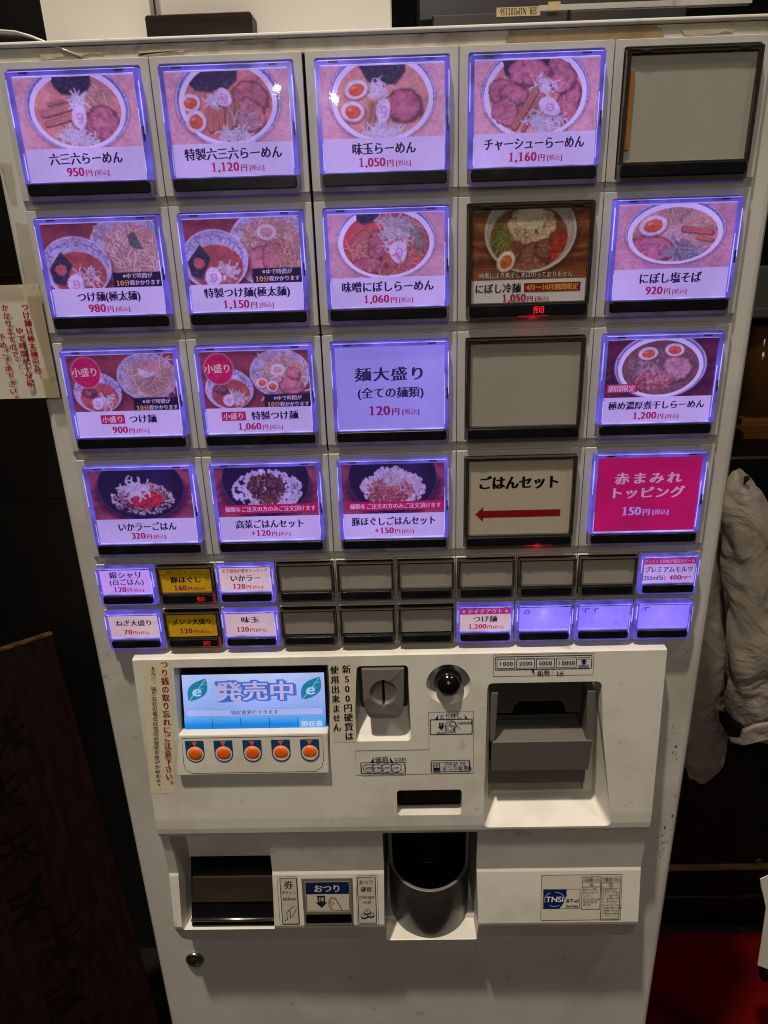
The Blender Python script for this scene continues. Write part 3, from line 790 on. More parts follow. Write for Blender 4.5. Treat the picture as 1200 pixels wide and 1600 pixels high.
def rice(seed, kind):
    p = Paint(2.02, (150, 70, 74), seed); p.woodbg((120, 50, 56), (178, 96, 100))
    p.ell(1.0, 0.48, 0.92, 0.62, (60, 20, 30), soft=0.09, alpha=0.7)
    cx = 1.0
    if kind == 0: dims = (1.0, 0.36, 0.86, 0.66)
    else: dims = (1.0, 0.28, 0.86, 0.74)
    p.ell(dims[0], dims[1] + 0.02, dims[2], dims[3], (36, 30, 42)); p.ell(*dims, (96, 88, 112)); p.ell(dims[0], dims[1] - 0.006, dims[2] * 0.985, dims[3] * 0.98, (30, 27, 40))
    p.ell(dims[0] + 0.3, dims[1] - 0.1, 0.3, 0.3, (60, 56, 84), soft=0.3, alpha=0.5)
    if kind == 0:
        p.grains(1.0, 0.58, 0.62, 0.32, 420, 0.018, (224, 206, 196), 0.72, 14)
        p.grains(1.02, 0.56, 0.46, 0.26, 150, 0.020, (206, 150, 130), 0.7, 20)
        p.strands(0.62, 0.72, 0.24, 0.2, 34, 0.008, (50, 40, 52), None, dark=0, ang=0.6, turn=0.1); p.strands(1.3, 0.72, 0.26, 0.2, 34, 0.008, (52, 42, 54), None, dark=0, ang=-0.5, turn=0.1)
        p.grains(1.05, 0.60, 0.36, 0.16, 220, 0.020, (224, 58, 52), 0.62, 16)
        p.strands(0.90, 0.40, 0.20, 0.15, 36, 0.026, (255, 252, 252), turn=0.8, step=0.03, ln=8, dark=0.8, var=6)
    elif kind == 1:
        p.grains(1.02, 0.46, 0.68, 0.40, 620, 0.022, (232, 226, 236), 0.78, 8)
        p.grains(1.0, 0.40, 0.36, 0.26, 260, 0.019, (120, 74, 52), 0.5, 24); p.strands(1.0, 0.42, 0.34, 0.25, 60, 0.014, (104, 64, 46), dark=0.5, ln=5, var=26)
        p.grains(1.02, 0.66, 0.2, 0.1, 60, 0.018, (128, 82, 58), 0.5, 22)
    else:
        p.grains(1.0, 0.48, 0.62, 0.36, 520, 0.022, (236, 218, 222), 0.78, 8); p.grains(0.95, 0.24, 0.3, 0.2, 160, 0.022, (240, 226, 230), 0.8, 8)
        p.grains(0.95, 0.52, 0.44, 0.24, 260, 0.020, (208, 134, 116), 0.66, 24); p.grains(0.9, 0.64, 0.4, 0.14, 120, 0.016, (176, 96, 80), 0.7, 20)
        p.strands(1.0, 0.30, 0.16, 0.11, 30, 0.018, (246, 236, 226), turn=1.0, step=0.03, ln=7, dark=0.6, var=6)
    return p.out()

# ------------------------------------------------------------------ materials
M = {}
M['paint'] = plastic('cabinet_paint', (0.58, 0.56, 0.51), 0.36, amount=0.55, scale=7, bump=0.02, grain=500, speck=0.40)
M['plate'] = plastic('panel_plastic', (0.52, 0.51, 0.47), 0.34, amount=0.36, scale=16, bump=0.02, grain=700)
M['console'] = plastic('console_plastic', (0.65, 0.62, 0.545), 0.40, amount=0.46, scale=12, bump=0.05, grain=1400, speck=0.34)
M['stain'] = plastic('tape_stained_paint', (0.52, 0.48, 0.40), 0.45, dirt=(0.16, 0.10, 0.045), amount=0.9, scale=34, bump=0.15, grain=300, speck=0.6)
M['dgrey'] = plastic('dark_grey_plastic', (0.045, 0.040, 0.034), 0.33, dirt=(0.10, 0.08, 0.06), amount=0.3, scale=20, bump=0.03)
M['cupgrey'] = plastic('cup_plastic', (0.028, 0.025, 0.022), 0.24, dirt=(0.10, 0.08, 0.06), amount=0.3, scale=20, bump=0.01)
M['jaw'] = plastic('jaw_plastic', (0.050, 0.046, 0.040), 0.4, dirt=(0.03, 0.025, 0.02), amount=0.3, scale=20, bump=0.05)
M['cupin'] = plastic('cup_inside', (0.005, 0.0045, 0.004), 0.22, dirt=(0.01, 0.01, 0.01), amount=0.3, bump=0.0, spec=0.4)  # near-black: the overhang's shade inside the cup put into the colour
M['mgrey'] = plastic('mid_grey_plastic', (0.118, 0.108, 0.092), 0.42, dirt=(0.10, 0.08, 0.06), amount=0.3, scale=20, bump=0.05)
M['black'] = plastic('black_plastic', (0.006, 0.006, 0.008), 0.22, dirt=(0.03, 0.03, 0.03), amount=0.3, scale=30, bump=0.01)
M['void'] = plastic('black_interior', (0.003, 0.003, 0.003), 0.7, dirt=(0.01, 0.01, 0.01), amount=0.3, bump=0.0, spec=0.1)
M['chrome'], nt, b = new_mat('brushed_metal')
b.inputs['Metallic'].default_value = 1; b.inputs['Base Color'].default_value = (0.42, 0.41, 0.39, 1); b.inputs['Roughness'].default_value = 0.32
VIO = (0.150, 0.105, 0.86)
M['rim_lit'] = glow('lit_acrylic_edge', (0.094, 0.065, 0.50), 1.0, (0.05, 0.05, 0.10), 0.12)
M['line_lit'] = glow('lit_acrylic_line', (0.46, 0.40, 1.0), 1.0, (0.1, 0.1, 0.2), 0.2)
M['lip_lit'] = glow('lit_acrylic_foot', (0.035, 0.025, 0.050), 1.0, (0.10, 0.08, 0.10), 0.15)
M['rim_off'] = plastic('smoky_acrylic', (0.028, 0.021, 0.016), 0.12, dirt=(0.06, 0.05, 0.04), amount=0.5, scale=40, bump=0.01)
M['line_off'] = plastic('acrylic_line', (0.09, 0.075, 0.06), 0.15, amount=0.2)
M['lip_off'] = plastic('smoky_acrylic_foot', (0.10, 0.085, 0.07), 0.15, dirt=(0.05, 0.04, 0.03), amount=0.5, scale=30, bump=0.01)
M['clip'] = plastic('dark_clip', (0.02, 0.018, 0.03), 0.3, amount=0.2)
M['glass'] = clear_sheet('clear_cover')
M['lit'] = printed('backlit_film', (0.43, 0.305, 0.76), 0.12, haze=(0.010, 0.004, 0.036))
M['lit_blue'] = printed('backlit_blank_film', (0.125, 0.098, 0.64), 0.08, translucent=True)
M['lit_soft'] = printed('backlit_blue_film', (0.235, 0.185, 0.70), 0.12, haze=(0.012, 0.008, 0.06))
M['lit_warm'] = printed('backlit_warm_film', (0.56, 0.42, 0.50), 0.15, haze=(0.015, 0.008, 0.03))
M['lit_red'] = printed('backlit_red_film', (0.62, 0.48, 0.62), 0.15)
M['paper'] = printed('printed_paper', None, 0.75)
M['paper_bright'] = printed('yellow_paper', None, 1.0)
M['decal'] = printed('printed_label', None, 0.80, 0.35)
M['lcd'] = printed('lcd_screen', (0.56, 0.64, 0.86), 0.06, 0.2)
M['red_led'] = glow('red_led', (1.0, 0.02, 0.04), 0.9, (0.2, 0, 0))
M['red_leak'] = glow('red_light_gap', (0.60, 0.004, 0.012), 0.8, (0.2, 0, 0))
M['blank'] = plastic('blank_window', (0.40, 0.375, 0.32), 0.5, amount=0.2, scale=12, bump=0.02)
M['orange'] = glow('orange_button', (0.55, 0.075, 0.012), 0.16, (0.75, 0.13, 0.02), 0.25)
M['tape'] = plastic('old_tape', (0.30, 0.21, 0.10), 0.35, dirt=(0.14, 0.08, 0.03), amount=0.8, scale=50, bump=0.3, grain=120)
M['tape_pale'] = plastic('pale_tape', (0.50, 0.44, 0.32), 0.35, dirt=(0.2, 0.13, 0.06), amount=0.8, scale=50, bump=0.3, grain=120)
M['chip'] = plastic('bare_chip', (0.02, 0.015, 0.012), 0.6)
M['film'] = clear_sheet('clear_tape', (0.98, 0.955, 0.90), 0.12)

# ------------------------------------------------------------------ the setting
FLOOR = -ZB
fl = MB(); fl.box(-4, 4, -5, 4, FLOOR - 0.05, FLOOR)
mcar, nt, b = new_mat('red_carpet')
N = nt.nodes.new
tc = N('ShaderNodeTexCoord'); n1 = N('ShaderNodeTexNoise'); n1.inputs['Scale'].default_value = 420; n1.inputs['Detail'].default_value = 3
n2 = N('ShaderNodeTexNoise'); n2.inputs['Scale'].default_value = 9; n2.inputs['Detail'].default_value = 4
nt.links.new(tc.outputs['Object'], n1.inputs['Vector']); nt.links.new(tc.outputs['Object'], n2.inputs['Vector'])
r = N('ShaderNodeValToRGB'); r.color_ramp.elements[0].position = 0.3; r.color_ramp.elements[0].color = (0.045, 0.001, 0.0015, 1); r.color_ramp.elements[1].position = 0.75; r.color_ramp.elements[1].color = (0.17, 0.003, 0.005, 1)
am = N('ShaderNodeMath'); am.operation = 'ADD'; hm = N('ShaderNodeMath'); hm.operation = 'MULTIPLY'; hm.inputs[1].default_value = 0.5
nt.links.new(n1.outputs['Fac'], am.inputs[0]); nt.links.new(n2.outputs['Fac'], am.inputs[1]); nt.links.new(am.outputs[0], hm.inputs[0])
nt.links.new(hm.outputs[0], r.inputs[0]); nt.links.new(r.outputs[0], b.inputs['Base Color']); b.inputs['Roughness'].default_value = 0.95
b.inputs['Specular IOR Level'].default_value = 0.05
bp = N('ShaderNodeBump'); bp.inputs['Strength'].default_value = 0.8; bp.inputs['Distance'].default_value = 0.003
nt.links.new(n1.outputs['Fac'], bp.inputs['Height']); nt.links.new(bp.outputs[0], b.inputs['Normal'])
M['floor'] = plastic('dark_floor', (0.012, 0.010, 0.009), 0.5, dirt=(0.02, 0.017, 0.014), amount=0.5, scale=5, bump=0.05, spec=0.3)
tag(fl.build('floor', M['floor']), 'dark floor under the ticket machine', None, None, 'structure')
cf = MB(); cf.box(0.285, 1.9, -0.6, 0.469, FLOOR + 0.0005, FLOOR + 0.006)
tag(cf.build('carpet', mcar), 'dark red carpet beside the ticket machine', None, None, 'structure')
M['wall'] = plastic('dark_wall', (0.012, 0.010, 0.009), 0.6, dirt=(0.02, 0.017, 0.015), amount=0.6, scale=4, bump=0.05, grain=200, spec=0.2)
M['tile'] = plastic('dark_tile', (0.020, 0.017, 0.015), 0.45, dirt=(0.03, 0.026, 0.022), amount=0.6, scale=6, bump=0.05, grain=200, spec=0.25)
wl = MB(); wl.box(-4, 4, 1.9, 2.0, FLOOR, 1.3)
tag(wl.build('back_wall', M['wall']), 'black wall at the back of the dim room', None, None, 'structure')

# ------------------------------------------------------------------ the ticket machine
vm = thing('ticket_vending_machine', 'off-white ticket vending machine with rows of backlit food picture buttons', 'vending machine', (0, 0.2, FLOOR))
YB = 0.004                                          # front face of the cabinet
HX = 0.267
RH, SH = 0.09098, 0.04242
cab = MB()
cab.box(-HX, HX, YB, 0.42, FLOOR + 0.02, 0.0062)
cab.bevel(0.0055, 3)
cab_o = cab.build('cabinet', [M['paint']], vm, (0, 0.2, -0.7))
cut = MB(); cut.box(-0.221, 0.221, -0.05, 0.16, -0.776, -0.452)
cut_o = cut.build('cutter', [M['paint']], vm, (0, 0, 0))

def carve(ob, cutters, name_bevel=None):
    """boolean difference, evaluated into the mesh; the cutters are removed"""
    for c in cutters:
        md = ob.modifiers.new('cut', 'BOOLEAN'); md.operation = 'DIFFERENCE'; md.object = c; md.solver = 'EXACT'
    if name_bevel:
        bv = ob.modifiers.new('bevel', 'BEVEL'); bv.width = name_bevel; bv.segments = 2; bv.limit_method = 'ANGLE'; bv.angle_limit = math.radians(28)
    bpy.context.view_layer.update()
    dg = bpy.context.evaluated_depsgraph_get()
    me = bpy.data.meshes.new_from_object(ob.evaluated_get(dg))
    ob.modifiers.clear()
    old = ob.data; ob.data = me; me.name = old.name
    bpy.data.meshes.remove(old)
    for c in cutters:
        d = c.data; bpy.data.objects.remove(c); bpy.data.meshes.remove(d)
carve(cab_o, [cut_o])

# stained strip above the buttons and the lid
st = MB(); st.box(-0.2655, 0.2655, 0.0022, YB + 0.001, -0.0026, 0.0061); st.bevel(0.0006, 1)
st.build('top_strip', M['stain'], vm)
ld = MB(); ld.box(-0.2685, 0.2685, 0.0002, 0.42, 0.0064, 0.0096); ld.bevel(0.0014, 3)
ld.build('lid', M['paint'], vm)

def jag(pts, amp, rng, n=5):
    out = []
    for i in range(len(pts)):
        a, b2 = pts[i], pts[(i + 1) % len(pts)]
        for k in range(n):
            t = k / n
            out.append((a[0] + (b2[0] - a[0]) * t + rng.uniform(-amp, amp), a[1] + (b2[1] - a[1]) * t + rng.uniform(-amp, amp)))
    return out
rg = random.Random(5)
def tape(name, pts, y, th, m, amp=0.0008, n=6):
    t = MB(); t.prism_xz(jag(pts, amp, rg, n), y - th, y + 0.0002); return t.build(name, m, vm)
for pts, m in (([(-0.222, 0.0050), (-0.178, 0.0052), (-0.182, 0.0018), (-0.222, -0.0015)], 'tape_pale'),
               ([(-0.157, 0.0016), (-0.142, 0.0040), (-0.124, 0.0020), (-0.128, 0.0004), (-0.158, -0.0002)], 'tape_pale'),
               ([(0.082, 0.0052), (0.176, 0.0056), (0.182, -0.0016), (0.080, -0.0014)], 'tape'),
               ([(-0.10, 0.0056), (-0.065, 0.0058), (-0.07, 0.0040), (-0.098, 0.0036)], 'tape'),
               ([(0.190, 0.0056), (0.226, 0.0056), (0.224, 0.0004), (0.195, -0.0012)], 'tape_pale')):
    tape('tape_remnant', pts, 0.0021, 0.0004, M[m])
for pts in ([(-0.2635, -0.142), (-0.2525, -0.143), (-0.252, -0.100), (-0.2615, -0.098)], [(-0.264, -0.060), (-0.256, -0.061), (-0.257, -0.088), (-0.262, -0.086)]):
    tape('tape_remnant', pts, YB, 0.00025, M['film'], 0.0004)
ch = MB()
rg2 = random.Random(9)
for i in range(46):
    if i < 12: px, py = 1056 + rg2.gauss(0, 2), 1130 + i * 5 + rg2.gauss(0, 2)
    elif i < 32: px, py = 1037 + rg2.gauss(0, 7), 1270 + (i - 12) * 4.4 + rg2.gauss(0, 3)
    else: px, py = 1066 + rg2.gauss(0, 7), 1018 + rg2.gauss(0, 8)
    q = at(px, py, YB); s0 = 0.0003 + 0.0007 * rg2.random() ** 2; a = 0.8 + 1.6 * rg2.random()
    if i >= 32: s0 *= 0.6
    ch.prism_xz([(q[0] + s0 * (0.5 + rg2.random()) * math.cos(k), q[2] + s0 * a * (0.6 + rg2.random()) * math.sin(k)) for k in np.linspace(0, 5.4, 7)], YB - 0.00008, YB + 0.001)
tag(ch.build('paint_chips', M['chip'], vm), None, None, None, 'stuff')
lk = MB()
q = at(305, 1498, YB)
lk.lathe([(0.0098, 0.001), (0.0098, -0.0022), (0.0082, -0.0032), (0.0075, -0.0028), (0.0062, -0.0045), (0.0, -0.0045)], (q[0], YB, q[2]), 'y', 28)
lk_o = lk.build('door_lock', M['chrome'], vm)
kk = MB(); kk.box(q[0] - 0.0007, q[0] + 0.0007, -0.0006, 0.002, q[2] - 0.003, q[2] + 0.003)
kk.lathe([(0.0018, 0.001), (0.0018, -0.0008), (0, -0.0008)], (q[0], YB - 0.0043, q[2] + 0.001), 'y', 12)
kk.build('keyhole', M['void'], lk_o)

# ---- the buttons: plate (part) > cover frame, printed card, black display strip, clear cover (sub-parts)
def merge(p, q):
    me = bpy.data.meshes.new('tmp'); bmesh.ops.recalc_face_normals(q.bm, faces=q.bm.faces); q.bm.to_mesh(me); q.bm.free(); p.bm.from_mesh(me); bpy.data.meshes.remove(me)
def big_proto():
    fw, fh = 0.0868, 0.0776
    p = MB(); p.ring_xz(rrect(-0.0497, 0.0497, -0.0838, -0.0003, 0.0008, 2), rrect(-0.0439, 0.0439, -0.0832, -0.0047, 0.0015, 2), 0.0, 0.0058); p.bevel(0.0006, 2)
    q = MB(); q.hexa([(-0.0497, 0.0002, -0.0839), (0.0497, 0.0002, -0.0839), (0.0497, 0.0036, -0.0905), (-0.0497, 0.0036, -0.0905), (-0.0497, 0.0058, -0.0839), (0.0497, 0.0058, -0.0839), (0.0497, 0.0058, -0.0905), (-0.0497, 0.0058, -0.0905)]); merge(p, q)
    p.box(-0.045, 0.045, 0.0046, 0.0056, -0.0835, -0.004)
    return p, fw, fh
def frame_mesh(fw, fh, bx, bt, strip_t, strip_b, cw, ct, cb, small=False):
    """ring of clear acrylic with its bright inner line and the foot below the strip; (0, 0) = top centre"""
    p = MB(); h = fw / 2
    p.ring_xz(rrect(-h, h, -strip_t, 0, 0.0006, 1), rrect(-h + bx, h - bx, -strip_t + 0.0004, -bt, 0.0004, 1), -0.0034, 0.0044, 0)
    t = 0.0005
    p.ring_xz(rrect(-cw - t, cw + t, cb - t, ct + t, 0.0003, 1), rrect(-cw, cw, cb, ct, 0.0003, 1), -0.0026, 0.0002, 1)
    # side light lines on the rim
    e = 0.0005
    p.box(-h - 0.0001, -h + e, -0.0038, -0.003, -fh * 0.42, -fh * 0.06, 1); p.box(h - e, h + 0.0001, -0.0038, -0.003, -fh * 0.50, -fh * 0.10, 1)
    p.box(-h + bx - 0.0004, -h + bx, -0.0037, -0.003, -strip_t + 0.002, -fh * 0.62, 1); p.box(h - bx, h - bx + 0.0004, -0.0037, -0.003, -fh * 0.8, -fh * 0.3, 1)
    p.box(-h + 0.002, h - 0.002, -0.0037, -0.003, -0.0005, -0.0001, 1)
    # foot
    p.hexa([(-h, -0.0030, -strip_t), (h, -0.0030, -strip_t), (h - 0.0004, -0.0030, -fh), (-h + 0.0004, -0.0030, -fh), (-h, 0.0044, -strip_t), (h, 0.0044, -strip_t), (h - 0.0004, 0.0044, -fh), (-h + 0.0004, 0.0044, -fh)], 2)
    k = 0.55 if small else 1.0
    # dark clips
    for x in (-h * 0.72, h * 0.72): p.box(x - 0.003 * k, x + 0.003 * k, -0.0039, -0.003, -0.0017 * k, -0.0007 * k, 3)
    if not small:
        p.box(h - 0.0016, h - 0.0004, -0.0039, -0.003, -fh * 0.55, -fh * 0.44, 3)
        for x in (-0.006, 0.012): p.box(x - 0.0012, x + 0.0012, -0.0036, 0.0, -fh + 0.0002, -fh + 0.0015, 1 if False else 2)
    return p
def strip_mesh(hw, z0, z1):
    p = MB(); r = abs(z1 - z0) * 0.30
    p.prism_xz(rrect(-hw, hw, z0, z1, r, 4), -0.0047, 0.003); p.bevel(0.0006, 2, 50); return p

_proto = {}
def share(key, maker, name, mats, parent, loc):
    """the first of a kind is built, the others are copies that share its mesh"""
    if key not in _proto:
        o = maker().build(name, mats, parent, (0, 0, 0)); _proto[key] = o.data
        o.location = Vector((loc[0], loc[1], loc[2] + ZB)) - wloc(parent)
        return o
    o = bpy.data.objects.new(name, _proto[key])
    COL.objects.link(o); o.parent = parent
    o.location = Vector((loc[0], loc[1], loc[2] + ZB)) - wloc(parent)
    return o

def sheet(hw, z0, z1, y):
    p = MB(); p._faces([(-hw, y, z1), (hw, y, z1), (hw, y, z0), (-hw, y, z0)], [(0, 3, 2, 1)]); return p

INK = (26, 22, 40); MAG = (196, 22, 84); WHITE = (240, 238, 240); CREAM = (238, 222, 170)
def price(a, x, y, em, yen, tax=True, col=MAG, plus=False):
    em *= 1.08; parts = []
    if plus: parts.append(('+', em * 0.9, col, 0))
    parts += [(yen, em, col, 0), (' ', em * 0.25, col, 0), ('円', em * 0.62, col, -em * 0.12)]
    if tax: parts += [(' [', em * 0.50, col, -em * 0.13), ('税込', em * 0.48, col, -em * 0.13), (']', em * 0.50, col, -em * 0.13)]
    a.runs(parts, x, y, bold=0.042, off=0.0, shear=0.03)

PW, CT, CB = 0.0412, -0.0030, -0.0655
def base_card(a, bgc=WHITE): a.rect(-PW, PW, CB, CT, bgc)
PB = -0.0455
def note10(a):
    a.text('※ゆで時間が', 0.0228, -0.0393, 0.0038, (236, 226, 220), bold=0.02)
    a.runs([('10', 0.0050, (250, 196, 90)), ('分', 0.0042, (250, 196, 90)), ('程かかります', 0.0037, (240, 230, 224))], 0.0228, -0.0440, bold=0.03)

def draw(kind, a):
    k = kind
    base_card(a)
    def name(t, wd, em=0.0078, y=-0.0518, x=0.0): a.text(t, x, y, em, INK, wd, bold=0.036, off=0.006)
    def pic(im, pb=PB): a.picture(im, -PW + 0.0006, PW - 0.0006, CT - 0.0006, pb)
    if k == 'plain': pic(dish_ramen_plain()); name('六三六らーめん', 0.050); price(a, 0, -0.0598, 0.0072, '950')
    elif k == 'special': pic(dish_ramen_special()); name('特製六三六らーめん', 0.066); price(a, 0.002, -0.0598, 0.0072, '1,120')
    elif k == 'egg': pic(dish_ramen_egg()); name('味玉らーめん', 0.043); price(a, 0, -0.0600, 0.0072, '1,050')
    elif k == 'pork': pic(dish_ramen_pork()); name('チャーシューらーめん', 0.067); price(a, 0.001, -0.0598, 0.0072, '1,160')
    elif k in ('dip', 'dip_special'):
        pic(twin(21 if k == 'dip' else 22, k != 'dip', False), -0.0470); note10(a)
        if k == 'dip': name('つけ麺(極太麺)', 0.046, 0.0072, -0.0528); price(a, -0.001, -0.0608, 0.0074, '980')
        else: name('特製つけ麺(極太麺)', 0.062, 0.0072, -0.0528); price(a, 0, -0.0608, 0.0074, '1,150')
    elif k == 'miso': pic(dish_miso()); name('味噌にぼしらーめん', 0.066); price(a, 0, -0.0602, 0.0072, '1,060')
    elif k == 'cold':
        pic(dish_cold(), -0.0500)
        a.text('時期により煮干し氷はのっておりません', -0.002, -0.0468, 0.0042, (30, 20, 16), 0.066, bold=0.07, off=0.04)
        a.text('時期により煮干し氷はのっておりません', -0.002, -0.0468, 0.0042, (246, 240, 230), 0.066, bold=0.01)
        a.text('にぼし冷麺', -0.0215, -0.0555, 0.0070, INK, 0.033, bold=0.034, off=0.0)
        a.rect(-0.0030, 0.0370, -0.0585, -0.0525, (150, 24, 34)); a.text('4月〜10月期間限定', 0.0170, -0.0555, 0.0046, (240, 190, 70), 0.037, bold=0.04)
        price(a, -0.002, -0.0622, 0.0068, '1,050')
    elif k == 'salt': pic(dish_salt()); name('にぼし塩そば', 0.044); price(a, -0.002, -0.0600, 0.0072, '920')
    elif k in ('small_dip', 'small_special'):
        pic(twin(23 if k == 'small_dip' else 24, k != 'small_dip', True), -0.0462); note10(a)
        a.text('小盛り', -0.0277, -0.0160, 0.0072, (250, 226, 180), 0.0200, bold=0.03)
        x = -0.0125 if k == 'small_dip' else -0.0195
        a.rect(x - 0.0092, x + 0.0092, -0.0560, -0.0490, (206, 30, 74)); a.text('小盛り', x, -0.0525, 0.0056, (248, 230, 200), 0.0165, bold=0.03)
        if k == 'small_dip': name('つけ麺', 0.0215, 0.0070, -0.0525, 0.0105); price(a, 0, -0.0606, 0.0070, '900')
        else: name('特製つけ麺', 0.0360, 0.0070, -0.0525, 0.0120); price(a, 0, -0.0606, 0.0070, '1,060')
    elif k == 'large':
        a.text('麺大盛り', 0.0, -0.0235, 0.0110, INK, 0.054, bold=0.034, off=0.0); a.text('(全ての麺類)', 0.0, -0.0375, 0.0088, INK, 0.050, bold=0.035)
        price(a, 0.002, -0.0510, 0.0094, '120')
    elif k == 'dense':
        pic(dish_dense(), -0.0462); a.rect(-0.0385, -0.0155, -0.0425, -0.0360, (206, 40, 84)); a.text('期間限定', -0.0270, -0.0393, 0.0054, (250, 226, 216), 0.0205, bold=0.03)
        name('極め濃厚煮干しらーめん', 0.072, 0.0066, -0.0524); price(a, 0, -0.0602, 0.0070, '1,200')
    elif k == 'squid': pic(rice(41, 0), -0.0450); name('いかラーごはん', 0.048); price(a, 0, -0.0596, 0.0070, '320')
    elif k in ('takana', 'porkrice'):
        pic(rice(42 if k == 'takana' else 43, 1 if k == 'takana' else 2), -0.0452); a.rect(-0.0375, 0.0405, -0.0425, -0.0350, (212, 26, 70)); a.text('麺類をご注文の方のみご注文頂けます', 0.0015, -0.0388, 0.0048, (250, 232, 226), 0.073, bold=0.025)
        if k == 'takana': name('高菜ごはんセット', 0.056); price(a, 0, -0.0596, 0.0068, '120', plus=True)
        else: name('豚ほぐしごはんセット', 0.068); price(a, 0, -0.0598, 0.0068, '150', plus=True)
    elif k == 'rice_set':
        a.rect(-PW, PW, CB, CT, (222, 210, 184))
        a.text('ごはんセット', -0.001, -0.0215, 0.0118, (22, 20, 22), 0.064, bold=0.05, off=0.014)
        a.poly([(-0.035, -0.0480), (-0.0285, -0.0415), (-0.0285, -0.0450), (0.033, -0.0450), (0.033, -0.0510), (-0.0285, -0.0510), (-0.0285, -0.0545)], (160, 22, 34))
    elif k == 'topping':
        a.rect(-PW, PW, CB, CT, (226, 14, 78))
        a.text('赤まみれ', 0.0, -0.0205, 0.0100, (250, 210, 196), 0.054, bold=0.035, off=0.01); a.text('トッピング', 0.0, -0.0325, 0.0100, (250, 210, 196), 0.060, bold=0.035, off=0.01)
        price(a, 0.0, -0.0480, 0.0092, '150', col=(214, 206, 250))

LABELS = {'plain': 'lit button with a bowl of ramen, seaweed at its top', 'special': 'lit ramen button with two half eggs beside bamboo shoots', 'egg': 'lit ramen button with two eggs and a swirl fishcake', 'pork': 'lit ramen button with pork slices all round the bowl',
          'dip': 'lit button with dipping noodles and a round noodle plate', 'dip_special': 'lit dipping noodle button with eggs and pork on the plate', 'miso': 'lit button with a red miso ramen bowl', 'cold': 'unlit button with a cold noodle bowl on a bamboo mat', 'salt': 'lit button with pale noodles and one large egg',
          'small_dip': 'lit small portion dipping noodle button with red disc', 'small_special': 'lit small portion button with eggs and a red disc', 'large': 'lit violet button with large lettering only', 'dense': 'lit button with a dark bowl and two eggs',
          'squid': 'lit button with red topped rice in a black bowl', 'takana': 'lit button with brown greens on rice', 'porkrice': 'lit button with shredded pork on rice', 'rice_set': 'unlit cream button with a red arrow pointing left', 'topping': 'lit crimson button with cream lettering', None: 'blank unlit grey button'}
GRID = [['plain', 'special', 'egg', 'pork', None], ['dip', 'dip_special', 'miso', 'cold', 'salt'], ['small_dip', 'small_special', 'large', None, 'dense'], ['squid', 'takana', 'porkrice', 'rice_set', 'topping']]
UNLIT = ('cold', 'rice_set')
for ri, row in enumerate(GRID):
    for ci, k in enumerate(row):
        cx = -0.2 + 0.1 * ci
        gap = 0.0
        z0 = -RH * ri - (0.0031 if ri == 0 else 0)
        if ci < 2: cx -= (0.0014, 0.0010, 0.0006, 0.0002)[ri]
        pl = share('big_plate', lambda: big_proto()[0], 'menu_button', M['plate'], vm, (cx, 0, -RH * ri - 0.0002 - (0.0012 if ri == 0 else 0)))
        pl['label'] = LABELS[k]
        fz = -RH * ri - (0.0058 if ri < 3 else 0.0050)
        if ri == 0: fz = -0.0080
        lit = k is not None and k not in UNLIT
        share(('bf', lit), lambda: frame_mesh(0.0868, 0.0776, 0.0030, 0.0028, 0.0664, 0.0745, 0.0414, -0.0028, -0.0657), 'cover_frame', [M['rim_lit'], M['line_lit'], M['lip_lit'], M['clip']] if lit else [M['rim_off'], M['line_off'], M['lip_off'], M['clip']], pl, (cx, -0.0016, fz))
        share('bs', lambda: strip_mesh(0.0420, -0.0746, -0.0668), 'display_strip', M['black'], pl, (cx, -0.0016, fz))
        share('bg', lambda: sheet(0.0405, -0.0655, -0.003, -0.0030), 'clear_cover', M['glass'], pl, (cx, -0.0016, fz))
        if k is None:
            share('bb', lambda: sheet(0.0408, -0.0655, -0.003, -0.0008), 'blank_card', M['blank'], pl, (cx, -0.0016, fz))
        else:
            a = Art(); draw(k, a)
            m = M['paper'] if not lit else (M['lit_soft'] if k == 'large' else M['lit'])
            a.build('menu_card', m, pl, flat_map(cx, -0.0026, fz), (cx, -0.0026, fz))
        if k == 'cold':
            t = Art(); t.text('売切', 0.0075, -0.0706, 0.0056, (255, 60, 70), 0.0080, bold=0.015); t.build('sold_out_light', M['red_led'], pl, flat_map(cx, -0.00640, fz), (cx, -0.0063, fz))
        if k in UNLIT:
            t = MB(); x = 0.004 if k == 'cold' else 0.016
            t.box(cx + x - 0.011, cx + x + 0.011, -0.0050, -0.003, fz - 0.0754, fz - 0.0750)
            t.build('red_light_gap', M['red_leak'], pl)
            l = bpy.data.lights.new('sold_out_led', 'POINT'); l.energy = 0.0012; l.color = (1.0, 0.02, 0.04); l.shadow_soft_size = 0.003
            lo = bpy.data.objects.new('sold_out_led', l); COL.objects.link(lo); lo.parent = pl; lo.location = Vector((cx + x, -0.0085, fz - 0.0765 + ZB)) - wloc(pl)
        if k is None and ri == 0:
            t = MB(); t.box(cx - 0.0402, cx - 0.0372, -0.0040, -0.0008, fz - 0.058, fz - 0.012); t.build('orange_tape', plastic('orange_tape', (0.36, 0.12, 0.02), 0.5), pl)

gp = MB(); gp.box(-0.0530, -0.0485, 0.00372, 0.0039, -0.272, -0.0028); gp.build('panel_gap', M['void'], vm)
